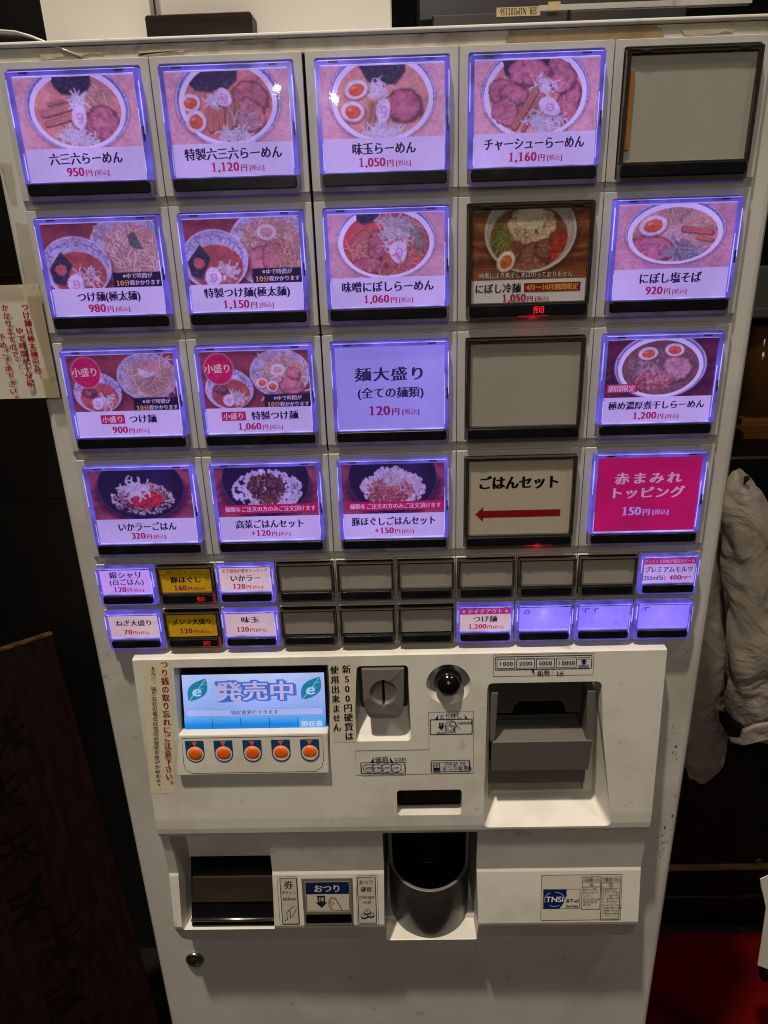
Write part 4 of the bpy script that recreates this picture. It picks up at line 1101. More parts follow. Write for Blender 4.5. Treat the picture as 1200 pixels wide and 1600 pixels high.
# small buttons, ten in a row
def small_proto():
    p = MB(); p.ring_xz(rrect(-0.0248, 0.0248, -0.0380, -0.0003, 0.0006, 2), rrect(-0.0238, 0.0238, -0.0372, -0.0012, 0.0010, 2), 0.0, 0.0058); p.bevel(0.0005, 2)
    q = MB(); q.hexa([(-0.0248, 0.0002, -0.0381), (0.0248, 0.0002, -0.0381), (0.0248, 0.0034, -0.0421), (-0.0248, 0.0034, -0.0421), (-0.0248, 0.0058, -0.0381), (0.0248, 0.0058, -0.0381), (0.0248, 0.0058, -0.0421), (-0.0248, 0.0058, -0.0421)]); merge(p, q)
    p.box(-0.0242, 0.0242, 0.0046, 0.0056, -0.038, -0.0008)
    return p
SW, ST, SB = 0.0215, -0.0022, -0.0240
def sdraw(k, a):
    yel = (248, 200, 40)
    bgc = {'silver': (250, 226, 250), 'loose': yel, 'menma': yel}.get(k, (250, 240, 238))
    a.rect(-SW, SW, SB, ST, bgc)
    def sp(v, y, x=0, em=0.0062): price(a, x, y, em, v)
    if k == 'silver': a.text('銀シャリ', 0, -0.0070, 0.0066, INK, 0.028, bold=0.03); a.text('(白ごはん)', 0, -0.0136, 0.0060, INK, 0.029, bold=0.025); sp('120', -0.0203, 0.0005)
    elif k == 'loose': a.text('ほぐしチャーシュー', 0, -0.0054, 0.0036, (120, 40, 10), 0.030, bold=0.02); a.rect(-SW, SW, -0.0080, -0.0077, (170, 110, 10)); a.text('豚ほぐし', 0, -0.0122, 0.0064, INK, 0.026, bold=0.035); sp('160', -0.0197, 0.0015)
    elif k == 'squid': a.text('天下御免の激辛トッピング', 0, -0.0053, 0.0038, (190, 20, 40), 0.038, bold=0.03); a.text('いかラー', 0, -0.0122, 0.0066, INK, 0.026, bold=0.035); sp('120', -0.0197, 0.001)
    elif k == 'beer':
        a.rect(-SW, SW, -0.0078, ST, (226, 60, 90)); a.text('グッとくる旨味が最高のビール', 0, -0.0051, 0.0036, (250, 220, 240), 0.041, bold=0.02); a.text('プレミアムモルツ', 0, -0.0125, 0.0060, INK, 0.040, bold=0.03)
        a.text('(350ml缶)', -0.0115, -0.0200, 0.0052, INK, 0.0195, bold=0.015); a.runs([('400', 0.0062, MAG), ('円', 0.004, MAG, -0.0006), ('税込', 0.0022, MAG, 0.0004)], 0.0100, -0.0200, bold=0.04)
    elif k == 'negi': a.text('ねぎ大盛り', 0, -0.0098, 0.0062, INK, 0.032, bold=0.035); sp('70', -0.0185, 0.001)
    elif k == 'menma': a.text('メンマ大盛り', 0, -0.0095, 0.0062, INK, 0.034, bold=0.035); sp('120', -0.0182, 0.001)
    elif k == 'ajitama': a.text('味玉', 0, -0.0088, 0.0066, INK, 0.0165, bold=0.04); sp('120', -0.0180)
    elif k == 'takeout':
        a.rect(-SW, SW, -0.0082, ST, (206, 36, 130)); a.text('テイクアウト', 0, -0.0053, 0.0048, (250, 226, 236), 0.030, bold=0.025)
        for x in (-0.0180, 0.0180): a.rect(x - 0.0011, x + 0.0011, -0.0066, -0.0042, (236, 190, 220))
        a.text('つけ麺', 0, -0.0126, 0.0066, INK, 0.021, bold=0.035); sp('1,200', -0.0197, 0.0005, 0.0060)
    elif k in ('mark_o', 'mark_tt', 'mark_t'):
        a.rect(-SW, SW, SB, ST, (214, 210, 250)); pen = (50, 40, 110)
        if k == 'mark_o': a.line([(-0.0145 + 0.0022 * math.cos(t), -0.0072 - 0.0018 * math.sin(t) - 0.0003 * math.cos(2 * t)) for t in np.linspace(0.4, 6.9, 16)], 0.0007, pen)
        else:
            for x, g in ((-0.0155, 1.0), (-0.0075, 0.75))[:2 if k == 'mark_tt' else 1]:
                a.line([(x - 0.003 * g, -0.0055), (x + 0.0035 * g, -0.0046)], 0.0007, pen); a.line([(x, -0.0050), (x + 0.0002, -0.0070), (x - 0.0004, -0.0086)], 0.0007, pen)
            if k == 'mark_tt': a.line([(0.010, -0.0190), (0.0118, -0.0187)], 0.0006, pen)
SGRID = [['silver', 'loose', 'squid', None, None, None, None, None, None, 'beer'], ['negi', 'menma', 'ajitama', None, None, None, 'takeout', 'mark_o', 'mark_tt', 'mark_t']]
SLAB = {'silver': 'small lit lavender button with two lines of lettering', 'loose': 'small yellow unlit button with three lines of lettering', 'squid': 'small lit white button with a red top line', 'beer': 'small lit violet button with a red banner', 'negi': 'small lit white button at the left end of the lower row', 'menma': 'small yellow unlit button in the lower row',
        'ajitama': 'small lit white button with two large characters', 'takeout': 'small lit button with a magenta banner', 'mark_o': 'small lit blue button with a handwritten ring', 'mark_tt': 'small lit blue button with two handwritten marks', 'mark_t': 'small lit blue button with one handwritten mark', None: 'small blank unlit grey button'}
for ri, row in enumerate(SGRID):
    for ci, k in enumerate(row):
        cx = -0.225 + 0.05 * ci; zt = -4 * RH - SH * ri
        pl = share('small_plate', small_proto, 'small_menu_button', M['plate'], vm, (cx, 0, zt - 0.0002))
        pl['label'] = SLAB[k]
        fz = zt - 0.0021 - (0.0006 if ri else 0)
        lit = k is not None and k not in ('loose', 'menma')
        share(('sf', lit), lambda: frame_mesh(0.0468, 0.0345, 0.0020, 0.0016, 0.0246, 0.033, 0.0216, -0.0020, -0.0242, True), 'cover_frame', [M['rim_lit'], M['line_lit'], M['rim_lit'], M['clip']] if lit else [M['rim_off'], M['line_off'], M['lip_off'], M['clip']], pl, (cx, -0.0016, fz))
        share('ss', lambda: strip_mesh(0.0210, -0.0326, -0.0252), 'display_strip', M['black'], pl, (cx, -0.0016, fz))
        share('sg', lambda: sheet(0.0214, -0.024, -0.002, -0.0030), 'clear_cover', M['glass'], pl, (cx, -0.0016, fz))
        if k is None:
            share('sb', lambda: sheet(0.0215, -0.024, -0.0022, -0.0008), 'blank_card', M['blank'], pl, (cx, -0.0016, fz))
        else:
            a = Art(); sdraw(k, a)
            m = M['paper_bright'] if not lit else M['lit_blue'] if k.startswith('mark') else M['lit_warm'] if k in ('negi', 'ajitama', 'squid', 'takeout') else M['lit']
            a.build('menu_card', m, pl, flat_map(cx, -0.0026, fz), (cx, -0.0026, fz))
            if k.startswith('mark'):
                l = bpy.data.lights.new('button_led', 'POINT'); l.energy = 0.00022 if k == 'mark_o' else 0.00008; l.color = (0.55, 0.9, 1.0) if k == 'mark_o' else (0.95, 0.75, 1.0); l.shadow_soft_size = 0.0015
                lo = bpy.data.objects.new('button_led', l); COL.objects.link(lo); lo.parent = pl; lo.location = Vector((cx + (0.0 if k == 'mark_o' else -0.002), 0.0016, fz - 0.0085 + ZB)) - wloc(pl)
        if k in ('loose', 'menma'):
            t = Art(); t.text('売切', 0.0115, -0.0289, 0.0048, (255, 60, 70), 0.0064, bold=0.015); t.build('sold_out_light', M['red_led'], pl, flat_map(cx, -0.00640, fz), (cx, -0.0063, fz))
            t = MB(); t.box(cx + 0.006, cx + 0.021, -0.0050, -0.003, fz - 0.0334, fz - 0.0331); t.box(cx + 0.0224, cx + 0.0228, -0.0054, -0.003, fz - 0.033, fz - 0.023)
            t.build('red_light_gap', M['red_leak'], pl)

# ---- the coin and ticket console
PROF = [(-0.0095, -0.4494), (-0.0118, -0.4502), (-0.0186, -0.535), (-0.0222, -0.585), (-0.0246, -0.615), (-0.0250, -0.6260), (-0.0246, -0.6320), (-0.0234, -0.6360), (-0.0210, -0.6380), (-0.0158, -0.6905), (-0.0170, -0.6935), (-0.0267, -0.7500), (-0.0262, -0.7535), (-0.0120, -0.7870)]
def yc(z):
    p = PROF
    if z >= p[0][1]: return p[0][0]
    for (y0, z0), (y1, z1) in zip(p[:-1], p[1:]):
        if z1 <= z <= z0: return y0 + (y1 - y0) * (z - z0) / (z1 - z0)
    return p[-1][0]
HC = 0.2285
con = MB()
con.extrude_x(PROF + [(0.10, -0.7870), (0.10, -0.4494)], -HC, HC)
con.bm.edges.ensure_lookup_table()
bmesh.ops.recalc_face_normals(con.bm, faces=con.bm.faces)
ce = []
for e in con.bm.edges:
    a0, b0 = e.verts[0].co, e.verts[1].co
    if abs(a0.y - b0.y) > 0.05 and abs(a0.x - b0.x) < 1e-6 and a0.z < -0.78: ce.append(e)
bmesh.ops.bevel(con.bm, geom=ce, offset=0.010, segments=5, profile=0.5, affect='EDGES', clamp_overlap=True)
con_o = con.build('console', [M['console']], vm, (0, 0, -0.6))
cuts = []
def cutter(fn):
    c = MB(); fn(c); cuts.append(c.build('cutter', [M['console']], vm, (0, 0, 0)))
Y0 = -0.04
cutter(lambda c: c.frustum((-0.1955, -0.0570, -0.1972, -0.0640, -0.4560, -0.5640), Y0, (-0.1915, -0.0600, -0.1950, -0.0645, -0.4600, -0.5600), 0.016))
cutter(lambda c: c.rfrustum((-0.0365, 0.0100, -0.0420, 0.0118, -0.4590, -0.5445), -0.030, (-0.0340, 0.0070, -0.0340, 0.0070, -0.4610, -0.5080), 0.012, 0.005, 0.003))
cutter(lambda c: c.lathe([(0.0270, -0.030), (0.0190, -0.0135), (0.0125, 0.004), (0.011, 0.006)], (0.0433, 0, -0.4785), 'y', 40))
cutter(lambda c: c.rfrustum((0.0738, 0.1780, 0.0738, 0.1950, -0.4775, -0.6330), -0.0300, (0.0800, 0.1720, 0.0855, 0.1800, -0.4800, -0.6130), 0.0010, 0.0065, 0.004))
cutter(lambda c: c.box(0.0805, 0.1715, -0.01, 0.06, -0.6100, -0.4802))
def retslot(c):
    c.prism_xz(rrect(-0.0040, 0.0552, -0.6140, -0.5868, 0.003, 3), -0.05, 0.03)
cutter(retslot)
cutter(lambda c: c.frustum((-0.0190, 0.0710, -0.0215, 0.0745, -0.6365, -0.80), -0.05, (-0.0170, 0.0690, -0.0170, 0.0690, -0.6365, -0.7600), 0.075))
cutter(lambda c: c.frustum((-0.2235, -0.1260, -0.2215, -0.1290, -0.6375, -0.7570), (-0.0300, -0.0300), (-0.2075, -0.1265, -0.2120, -0.1295, -0.6440, -0.7535), 0.012))
cutter(lambda c: c.box(-0.0990, -0.0500, -0.03, 0.01, -0.7515, -0.6975))
carve(con_o, cuts, 0.0018)
cupf = MB(); cupf.hexa([(-0.0200, -0.0195, -0.7815), (0.0728, -0.0195, -0.7815), (0.0728, -0.0150, -0.7865), (-0.0200, -0.0150, -0.7865), (-0.0165, 0.07, -0.7735), (0.0685, 0.07, -0.7735), (0.0685, 0.07, -0.7860), (-0.0165, 0.07, -0.7860)])
cupf.bevel(0.0012, 2); cupf.build('cup_shelf', M['console'], con_o)
CMAP = lambda u, v, l: np.column_stack([u, np.array([yc(z) for z in v]) - 0.00012 - l * STEP, v])
def decal(name, a, m=None): return a.build(name, m or M['decal'], con_o, CMAP, (0, 0, -0.6))

# screen
lo = at(283, 1047, 0.004); tilt = math.radians(13)
sc = thing  # noqa
scr = MB(); hw = 0.0652
cxs, czs = -0.1286, -0.4728
ct, stt = math.cos(tilt), math.sin(tilt)
def tl(u, v, d): return (cxs + u, 0.0 + v * stt - d * ct, czs + v * ct)
def tilted_box(mb, u0, u1, v0, v1, d0, d1, mi=0):
    mb.hexa([tl(u0, v1, d0), tl(u1, v1, d0), tl(u1, v0, d0), tl(u0, v0, d0), tl(u0, v1, d1), tl(u1, v1, d1), tl(u1, v0, d1), tl(u0, v0, d1)], mi)
tilted_box(scr, -hw, hw, -0.0560, 0.0018, 0.0, -0.006)
scr_o = scr.build('display_screen', M['black'], con_o)
a = Art()
A0, A1 = -0.0618, 0.0618
VT, VB = -0.0010, -0.0640
g = np.linspace(0, 1, 40)[:, None]; gx = np.linspace(0, 1, 60)[None, :]
base = np.array([214, 222, 250]) * (1 - g[..., None]) + np.array([150, 178, 240]) * g[..., None] + 0 * gx[..., None]
base = base + 22 * np.exp(-((gx - 0.5) ** 2) / 0.10)[..., None] * (1 - g[..., None])
a.layer = 1
a.picture(lin(np.clip(base, 0, 255)), A0, A1, VT, VB)
a.layer = 2
for dx, dy in ((0.0012, -0.0008), (-0.0010, 0.0006)): a.text('発売中', 0.0015 + dx, -0.0195 + dy, 0.0222, (96, 140, 222), 0.0690, bold=0.05, off=0.055, shear=0.0)
a.text('発売中', 0.0015, -0.0195, 0.0222, (84, 118, 214), 0.0690, bold=0.035, off=0.045, shear=0.0)
a.text('発売中', 0.0015, -0.0195, 0.0222, (236, 208, 226), 0.0690, bold=0.02, off=0.012, shear=0.0)
for x in (-0.0495, 0.0495):
    t = np.linspace(0, 1, 12)
    up = [(x - 0.0075 + 0.016 * q - 0.006 * math.sin(PI * q), -0.0300 + 0.0245 * q + 0.0035 * math.sin(PI * q)) for q in t]
    dn = [(x - 0.0075 + 0.016 * q + 0.0065 * math.sin(PI * q), -0.0300 + 0.0245 * q - 0.004 * math.sin(PI * q)) for q in t[::-1]]
    a.poly([(p[0] - 0.0004, p[1] + 0.0004) for p in up] + [(p[0] + 0.0004, p[1] - 0.0004) for p in dn[1:-1]], (60, 120, 170)); a.poly(up + dn[1:-1], (40, 150, 160))
    a.line([(x - 0.009, -0.0325), (x - 0.0075, -0.030), (x + 0.0078, -0.0065)], 0.0006, (190, 230, 236))
    for q in (0.35, 0.55, 0.75): a.line([(x - 0.0075 + 0.016 * q, -0.030 + 0.0245 * q), (x - 0.0075 + 0.016 * q + 0.0042, -0.030 + 0.0245 * q + 0.0006)], 0.0005, (170, 220, 226))
    a.text('e', x + 0.0005, -0.0180, 0.0170, (206, 232, 250), None, bold=0.03, off=0.005, shear=0, italic=0.15)
a.rrect(A0 + 0.0015, A1 - 0.0015, -0.0465, -0.0390, 0.002, (120, 150, 226)); a.rrect(A0 + 0.002, A1 - 0.002, -0.0462, -0.0393, 0.002, (206, 212, 246))
a.text('領収書発行できます', 0.0, -0.0428, 0.0052, (50, 60, 110), 0.042, bold=0.01, shear=0)
a.rect(A0, A1, VB, -0.0478, (30, 150, 226))
a.picture(lin(np.array([[[120, 200, 250]] * 2, [[30, 160, 230]] * 2, [[16, 130, 214]] * 2], float)), A0, A1, -0.0480, VB + 0.0002)
a.layer += 1
for x in (-0.0375, -0.0125, 0.0125, 0.0375): a.rect(x - 0.0003, x + 0.0003, VB + 0.001, -0.0490, (24, 90, 170))
a.rect(0.0385, 0.0605, VB + 0.0012, -0.0488, (120, 190, 236)); a.text('領収書', 0.0495, -0.0560, 0.0064, (250, 250, 250), 0.019, bold=0.02, shear=0)
a.build('screen_picture', M['lcd'], scr_o, lambda u, v, l: np.column_stack([cxs + u * 1.0227, v * 0.845 * stt - ct * (0.0003 + l * STEP), czs + v * 0.845 * ct]), (cxs, 0, czs))

# button plate under the screen
bpz = MB(); bpz.frustum((-0.1958, -0.0632, -0.2005, -0.0640, -0.5225, -0.5630), (-0.0208, -0.0262), (-0.1955, -0.0635, -0.1998, -0.0645, -0.5235, -0.5630), 0.012)
bpz.bevel(0.0012, 2); bp_o = bpz.build('screen_button_plate', M['console'], con_o)
PMAP = lambda u, v, l: np.column_stack([u, -0.0208 - 0.0054 * (v + 0.5225) / -0.0405 - 0.0001 - l * STEP, v])
a = Art()
a.line([(-0.1930, -0.5255), (-0.0680, -0.5255), (-0.0680, -0.5480), (-0.0700, -0.5560), (-0.0760, -0.5605), (-0.1870, -0.5605), (-0.1920, -0.5570), (-0.1935, -0.5500)], 0.0005, (70, 58, 44), True)
BX = (-0.1822, -0.1567, -0.1310, -0.1055, -0.0798)
for x in BX:
    t = [(x - 0.0083, -0.5282), (x + 0.0083, -0.5282)] + [(x + 0.0083 * math.cos(q), -0.5415 - 0.0083 * math.sin(q)) for q in np.linspace(0, PI, 14)]
    a.poly(t, (26, 72, 116)); a.ell(x, -0.5412, 0.0074, 0.0074, (226, 214, 196))
    a.poly([(x - 0.0026, -0.5290), (x + 0.0026, -0.5290), (x, -0.5338)], (236, 106, 60))
a.build('badge_print', M['decal'], bp_o, PMAP, (0, 0, -0.54))
def obutton(x):
    o = MB(); o.lathe([(0.0063, 0.002), (0.0063, -0.0002), (0.0057, -0.0007), (0.003, -0.0010), (0.0, -0.0010)], (0, 0, 0), 'y', 24); return o
for x in BX: share('ob', lambda: obutton(0), 'push_button', M['orange'], bp_o, (x, -0.0238, -0.5412))

# stickers on the console
a = Art(); c = (212, 198, 164)
pts = [at(222, 1036, -0.012), at(267, 1033, -0.012), at(274, 1238, -0.022), at(236, 1240, -0.022)]
P2 = [(p[0], p[2]) for p in pts]
a.strip(P2[0], P2[1], P2[3], P2[2], (232, 220, 190))
a.column('つり銭の取り忘れにご注意下さい。', -0.2010, -0.4545, 0.0079, (150, 20, 34), 0.00805, -0.00064, w=None, bold=0.034, off=0.0, sx=0.85)
a.column('※万一、取り忘れの場合は当店は責任を負いかねます。', -0.2112, -0.4575, 0.0046, (40, 30, 28), 0.00495, -0.00040, bold=0.02)
decal('notice_sticker', a)
a = Art()
a.strip((-0.0598, -0.4560), (-0.0385, -0.4560), (-0.0598, -0.5350), (-0.0385, -0.5350), (226, 216, 192))
a.column('新500円硬貨は', -0.0442, -0.4625, 0.0088, (24, 20, 20), 0.0094, -0.00008, bold=0.034, off=0.0, sx=0.9)
a.column('使用出来ません', -0.0546, -0.4625, 0.0082, (24, 20, 20), 0.0094, -0.00008, bold=0.034, off=0.0, sx=0.9)
decal('coin_notice_sticker', a)

# coin slot
cs = MB(); cs.box(-0.0345, 0.0075, -0.002, 0.014, -0.5110, -0.4600); cs.bevel(0.002, 2)
cs_o = cs.build('coin_slot', M['dgrey'], con_o)
cp = MB()
cp.prism_xz([(-0.0312, -0.4620), (0.0052, -0.4620), (0.0044, -0.4900), (0.0030, -0.5010), (0.0005, -0.5065), (-0.0030, -0.5085), (-0.0230, -0.5085), (-0.0265, -0.5065), (-0.0290, -0.5010), (-0.0304, -0.4900)], -0.0205, 0.004)
for v in cp.bm.verts:
    if v.co.z > -0.465 and v.co.y < 0: v.co.y = -0.0150
cp_o = cp.build('coin_guide', [M['mgrey']], cs_o, (0, 0, 0))
cc = MB(); cc.lathe([(0.0135, -0.035), (0.0128, -0.0205), (0.0110, -0.0165), (0.0108, -0.0160)], (-0.0130, 0, -0.4830), 'y', 36)
c1 = cc.build('cutter', [M['mgrey']], vm, (0, 0, 0))
c2b = MB(); c2b.box(-0.0141, -0.0119, -0.05, 0.003, -0.4975, -0.4715); c2 = c2b.build('cutter', [M['mgrey']], vm, (0, 0, 0))
carve(cp_o, [c1, c2], 0.0008)
sl = MB(); sl.box(-0.0150, -0.0110, -0.008, 0.002, -0.499, -0.470); sl.build('slot_gap', M['void'], cp_o)

# cancel knob
kb = MB(); kb.lathe([(0.0, 0.006), (0.0075, 0.006), (0.0075, -0.0040)] + [(0.0122 * math.cos(t), -0.0115 - 0.0122 * math.sin(t)) for t in np.linspace(-0.75, PI / 2, 16)], (0.0433, 0, -0.4785), 'y', 36)
kb.build('cancel_knob', plastic('knob_black', (0.004, 0.004, 0.004), 0.10, dirt=(0.01, 0.01, 0.01), amount=0.2, bump=0.0), con_o)

# printed labels of the console
NAVY = (28, 34, 78); LINE = (96, 84, 66)
a = Art()
a.line([(0.0258, -0.5060), (0.0650, -0.5060), (0.0655, -0.5695), (-0.0400, -0.5695), (-0.0400, -0.5440), (0.0258, -0.5440)], 0.0005, LINE, True)
a.frame(0.0272, 0.0640, -0.5285, -0.5135, 0.0008, 0.0008, NAVY)
a.text('とりけし', 0.0450, -0.5105, 0.0056, NAVY, 0.0200, bold=0.01, shear=0)
for x, d in ((0.0325, 1), (0.0590, -1)): a.poly([(x + 0.0018 * d, -0.5085), (x + 0.0014 * d, -0.5134), (x - 0.0012 * d, -0.5134)], NAVY)
a.text('push', 0.0368, -0.5262, 0.0044, NAVY, None, bold=0.02); a.text('cancel', 0.0572, -0.5165, 0.0050, NAVY, None, bold=0.02)
a.poly([(0.0345, -0.5165), (0.0392, -0.5165), (0.0385, -0.5200), (0.0398, -0.5200), (0.0368, -0.5238), (0.0338, -0.5200), (0.0352, -0.5200)], NAVY); a.poly([(0.0356, -0.5172), (0.0380, -0.5172), (0.0368, -0.5205)], (150, 150, 180))
for cx_, cz_, r_ in ((0.0452, -0.5195, 0.0048), (0.0445, -0.5228, 0.0040), (0.0470, -0.5180, 0.0028)): a.line([(cx_ + r_ * math.cos(t), cz_ + r_ * math.sin(t)) for t in np.linspace(0, 2 * PI, 22)], 0.0006, NAVY)
a.line([(0.0492, -0.5180), (0.0535, -0.5225)], 0.0006, NAVY); a.line([(0.0470, -0.5225), (0.0500, -0.5265)], 0.0006, NAVY)
a.frame(0.0275, 0.0618, -0.5670, -0.5553, 0.0006, 0.0008, NAVY)
a.text('change bill', 0.0487, -0.5580, 0.0044, NAVY, 0.0190, bold=0.015); a.text('おつり紙幣', 0.0492, -0.5632, 0.0056, NAVY, 0.0240, bold=0.015, shear=0)
a.poly([(0.0612, -0.5560), (0.0632, -0.5630), (0.0636, -0.5650), (0.0612, -0.5650)], NAVY)
a.rect(0.0293, 0.0355, -0.5657, -0.5580, NAVY); a.rect(0.0300, 0.0348, -0.5625, -0.5586, (190, 180, 160)); a.poly([(0.0312, -0.5600), (0.0336, -0.5600), (0.0324, -0.5620)], NAVY)
a.frame(-0.0355, 0.0040, -0.5675, -0.5560, 0.0008, 0.0008, NAVY)
a.text('硬貨', -0.0165, -0.5525, 0.0060, NAVY, 0.0122, bold=0.02, shear=0); a.text('coin', 0.0000, -0.5520, 0.0062, NAVY, None, bold=0.015)
for x, d in ((-0.0258, 1), (-0.0072, -1)): a.poly([(x + 0.0022 * d, -0.5500), (x + 0.0018 * d, -0.5560), (x - 0.0012 * d, -0.5560)], NAVY)
for i, t_ in enumerate(('500', '100', '50', '10')):
    x = -0.0287 + 0.0082 * i
    a.line([(x + 0.0047 * math.cos(t), -0.5618 + 0.0046 * math.sin(t)) for t in np.linspace(0, 2 * PI, 26)], 0.0006, NAVY)
    a.text(t_, x, -0.5618, 0.0038, NAVY, None, bold=0.025, off=0.0, italic=0.2, serif=False)
decal('coin_instruction_label', a)
a = Art(); ox = 0.0818
a.frame(ox, ox + 0.0852, -0.4722, -0.4515, 0.0008, 0.0004, LINE); a.frame(ox + 0.0015, ox + 0.0835, -0.4660, -0.4535, 0.0012, 0.0007, NAVY)
for i, t_ in enumerate(('1000', '2000', '5000', '10000')):
    x0 = ox + 0.0030 + i * 0.0168; x1 = x0 + (0.0152 if i < 3 else 0.0170)
    a.frame(x0, x1, -0.4645, -0.4555, 0.0002, 0.0006, NAVY); a.text(t_, (x0 + x1) / 2, -0.4600, 0.0054, NAVY, None, bold=0.02, serif=False)
xi = ox + 0.0768
a.rect(xi - 0.0045, xi + 0.0045, -0.4642, -0.4622, (120, 130, 170)); a.rect(xi - 0.0052, xi + 0.0052, -0.4560, -0.4552, NAVY); a.poly([(xi, -0.4566), (xi + 0.003, -0.4592), (xi + 0.0013, -0.4592), (xi + 0.0013, -0.4618), (xi - 0.0013, -0.4618), (xi - 0.0013, -0.4592), (xi - 0.003, -0.4592)], NAVY)
a.text('紙幣', ox + 0.0430, -0.4692, 0.0054, NAVY, 0.0112, bold=0.02, shear=0); a.text('bill', ox + 0.0570, -0.4697, 0.0054, NAVY, None, bold=0.015)
for x, d in ((ox + 0.0345, 1), (ox + 0.0510, -1)): a.poly([(x, -0.4662), (x - 0.0016 * d - 0.001, -0.4662), (x + 0.0012 * d, -0.4706)], NAVY)
decal('bill_instruction_label', a)

# bill inserter in its recess
bi = MB()
bi.box(0.0815, 0.1705, -0.006, 0.05, -0.5960, -0.5700)               # lower step
bi.frustum((0.0822, 0.1712, 0.0826, 0.1702, -0.5400, -0.5730), (-0.0165, -0.0150), (0.0822, 0.1712, 0.0826, 0.1702, -0.5400, -0.5730), 0.03)
bi.frustum((0.0822, 0.1712, 0.0822, 0.1712, -0.5395, -0.5410), (-0.0165, -0.0165), (0.0885, 0.1630, 0.0885, 0.1630, -0.5375, -0.5400), (0.013, 0.013))   # sloping tray
bi.bevel(0.0016, 3)
bi_o = bi.build('bill_inserter', M['mgrey'], con_o)
for s_ in (0, 1):
    ar = MB()
    x0, x1 = ((0.0805, 0.0870), (0.1640, 0.1715))[s_]
    ar.hexa([(x0, -0.012, -0.4900), (x1, -0.012, -0.4900), (x1 - 0.002 * (1 - s_), -0.0155, -0.5400), (x0 + 0.002 * s_, -0.0155, -0.5400), (x0, 0.03, -0.4900), (x1, 0.03, -0.4900), (x1, 0.03, -0.5400), (x0, 0.03, -0.5400)])
    ar.bevel(0.0010, 2); ar.build('side_arm', M['mgrey'], bi_o)
up = MB()
up.prism_xz([(0.0870, -0.4850), (0.1640, -0.4850), (0.1640, -0.5225), (0.1500, -0.5225), (0.1490, -0.5150), (0.1450, -0.5100), (0.1085, -0.5100), (0.1040, -0.5150), (0.1020, -0.5225), (0.0870, -0.5225)], 0.0020, 0.03)
up.bevel(0.0010, 2); up.build('upper_jaw', M['jaw'], bi_o)
vd = MB(); vd.box(0.0870, 0.1640, 0.0225, 0.0245, -0.5420, -0.4900); vd.build('bill_mouth', M['void'], bi_o)

# change bill slot, cup, ticket outlet, change button
rs = MB(); rs.box(-0.0050, 0.0560, -0.012, 0.029, -0.6138, -0.5860)
rs.build('change_bill_slot', M['void'], con_o)
cup = MB(); n = 56; R0, R1, cyy = 0.0412, 0.0376, 0.0236
vs = []
for r_ in (R0, R1):
    for k in range(n):
        t = 2 * PI * k / n; c_ = math.cos(t)                      # t = 0 faces the customer
        ta = abs(t if t <= PI else 2 * PI - t); sx_ = min(1, max(0, (ta - 1.32) / 0.34)); zt = -0.7175 + 0.006 * (1 - c_) * (ta < 1.6) + 0.070 * sx_ * sx_ * (3 - 2 * sx_)
        vs.append((0.0262 + r_ * math.sin(t), cyy - r_ * c_, zt))
for r_, zb in ((R0, -0.776), (R1, -0.764)):
    for k in range(n):
        t = 2 * PI * k / n; vs.append((0.0262 + r_ * math.sin(t), cyy - r_ * math.cos(t), zb - (0.005 * math.cos(t) if r_ == R0 else 0)))
fs = []
for k in range(n):
    j = (k + 1) % n
    fs += [(k, j, n + j, n + k), (k, 2 * n + k, 2 * n + j, j), (n + k, n + j, 3 * n + j, 3 * n + k)]
fs += [tuple(range(3 * n, 4 * n)), tuple(range(3 * n - 1, 2 * n - 1, -1))]
cup._faces(vs, fs, 0, True)
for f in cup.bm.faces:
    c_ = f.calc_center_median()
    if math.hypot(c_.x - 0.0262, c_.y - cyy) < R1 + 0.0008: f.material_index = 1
cup.bm.faces.ensure_lookup_table()
for k in range(n): cup.bm.faces[3 * k].material_index = 2; cup.bm.faces[3 * k].smooth = False
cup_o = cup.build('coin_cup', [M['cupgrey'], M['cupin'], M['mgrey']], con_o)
bv = cup_o.modifiers.new('bevel', 'BEVEL'); bv.width = 0.0008; bv.segments = 2; bv.limit_method = 'ANGLE'; bv.angle_limit = math.radians(50)
lw = MB(); lw.box(-0.0165, 0.0685, 0.066, 0.070, -0.762, -0.6368); lw.build('cup_recess_lining', M['void'], con_o)  # black sheet added at the recess back, standing in for shade
tk = MB()
tk.frustum((-0.2075, -0.1268, -0.2125, -0.1280, -0.6765, -0.7540), (-0.0080, -0.0225), (-0.2070, -0.1272, -0.2110, -0.1285, -0.6765, -0.7540), 0.012)
tk_o = tk.build('ticket_outlet', M['void'], con_o)
fp = MB(); hd = MB(); hd.frustum((-0.2080, -0.1264, -0.2085, -0.1266, -0.6430, -0.6762), (-0.0100, -0.0095), (-0.2075, -0.1268, -0.2080, -0.1270, -0.6430, -0.6762), 0.012); hd.build('ticket_hood', M['console'], tk_o)
fp.frustum((-0.2070, -0.1280, -0.2095, -0.1286, -0.6990, -0.7260), (-0.0145, -0.0190), (-0.2070, -0.1280, -0.2095, -0.1286, -0.6990, -0.7260), (-0.0100, -0.0130))
fp.build('ticket_flap', plastic('smoky_flap', (0.030, 0.024, 0.020), 0.16, amount=0.2, bump=0.0), tk_o)
br = MB(); br.tube([(-0.2120, -0.0222, -0.7462), (-0.1285, -0.0222, -0.7462)], 0.0018, 12)
br.build('metal_bar', M['chrome'], tk_o)
ch_ = MB()
def led(z): return yc(z)
ch_.frustum((-0.0995, -0.0495, -0.0995, -0.0495, -0.6968, -0.7520), (led(-0.6968) - 0.0012, -0.0268), (-0.0990, -0.0500, -0.0990, -0.0500, -0.6968, -0.7520), 0.009)
ch_.bevel(0.0010, 2)
chb = ch_.build('change_button', M['mgrey'], con_o)
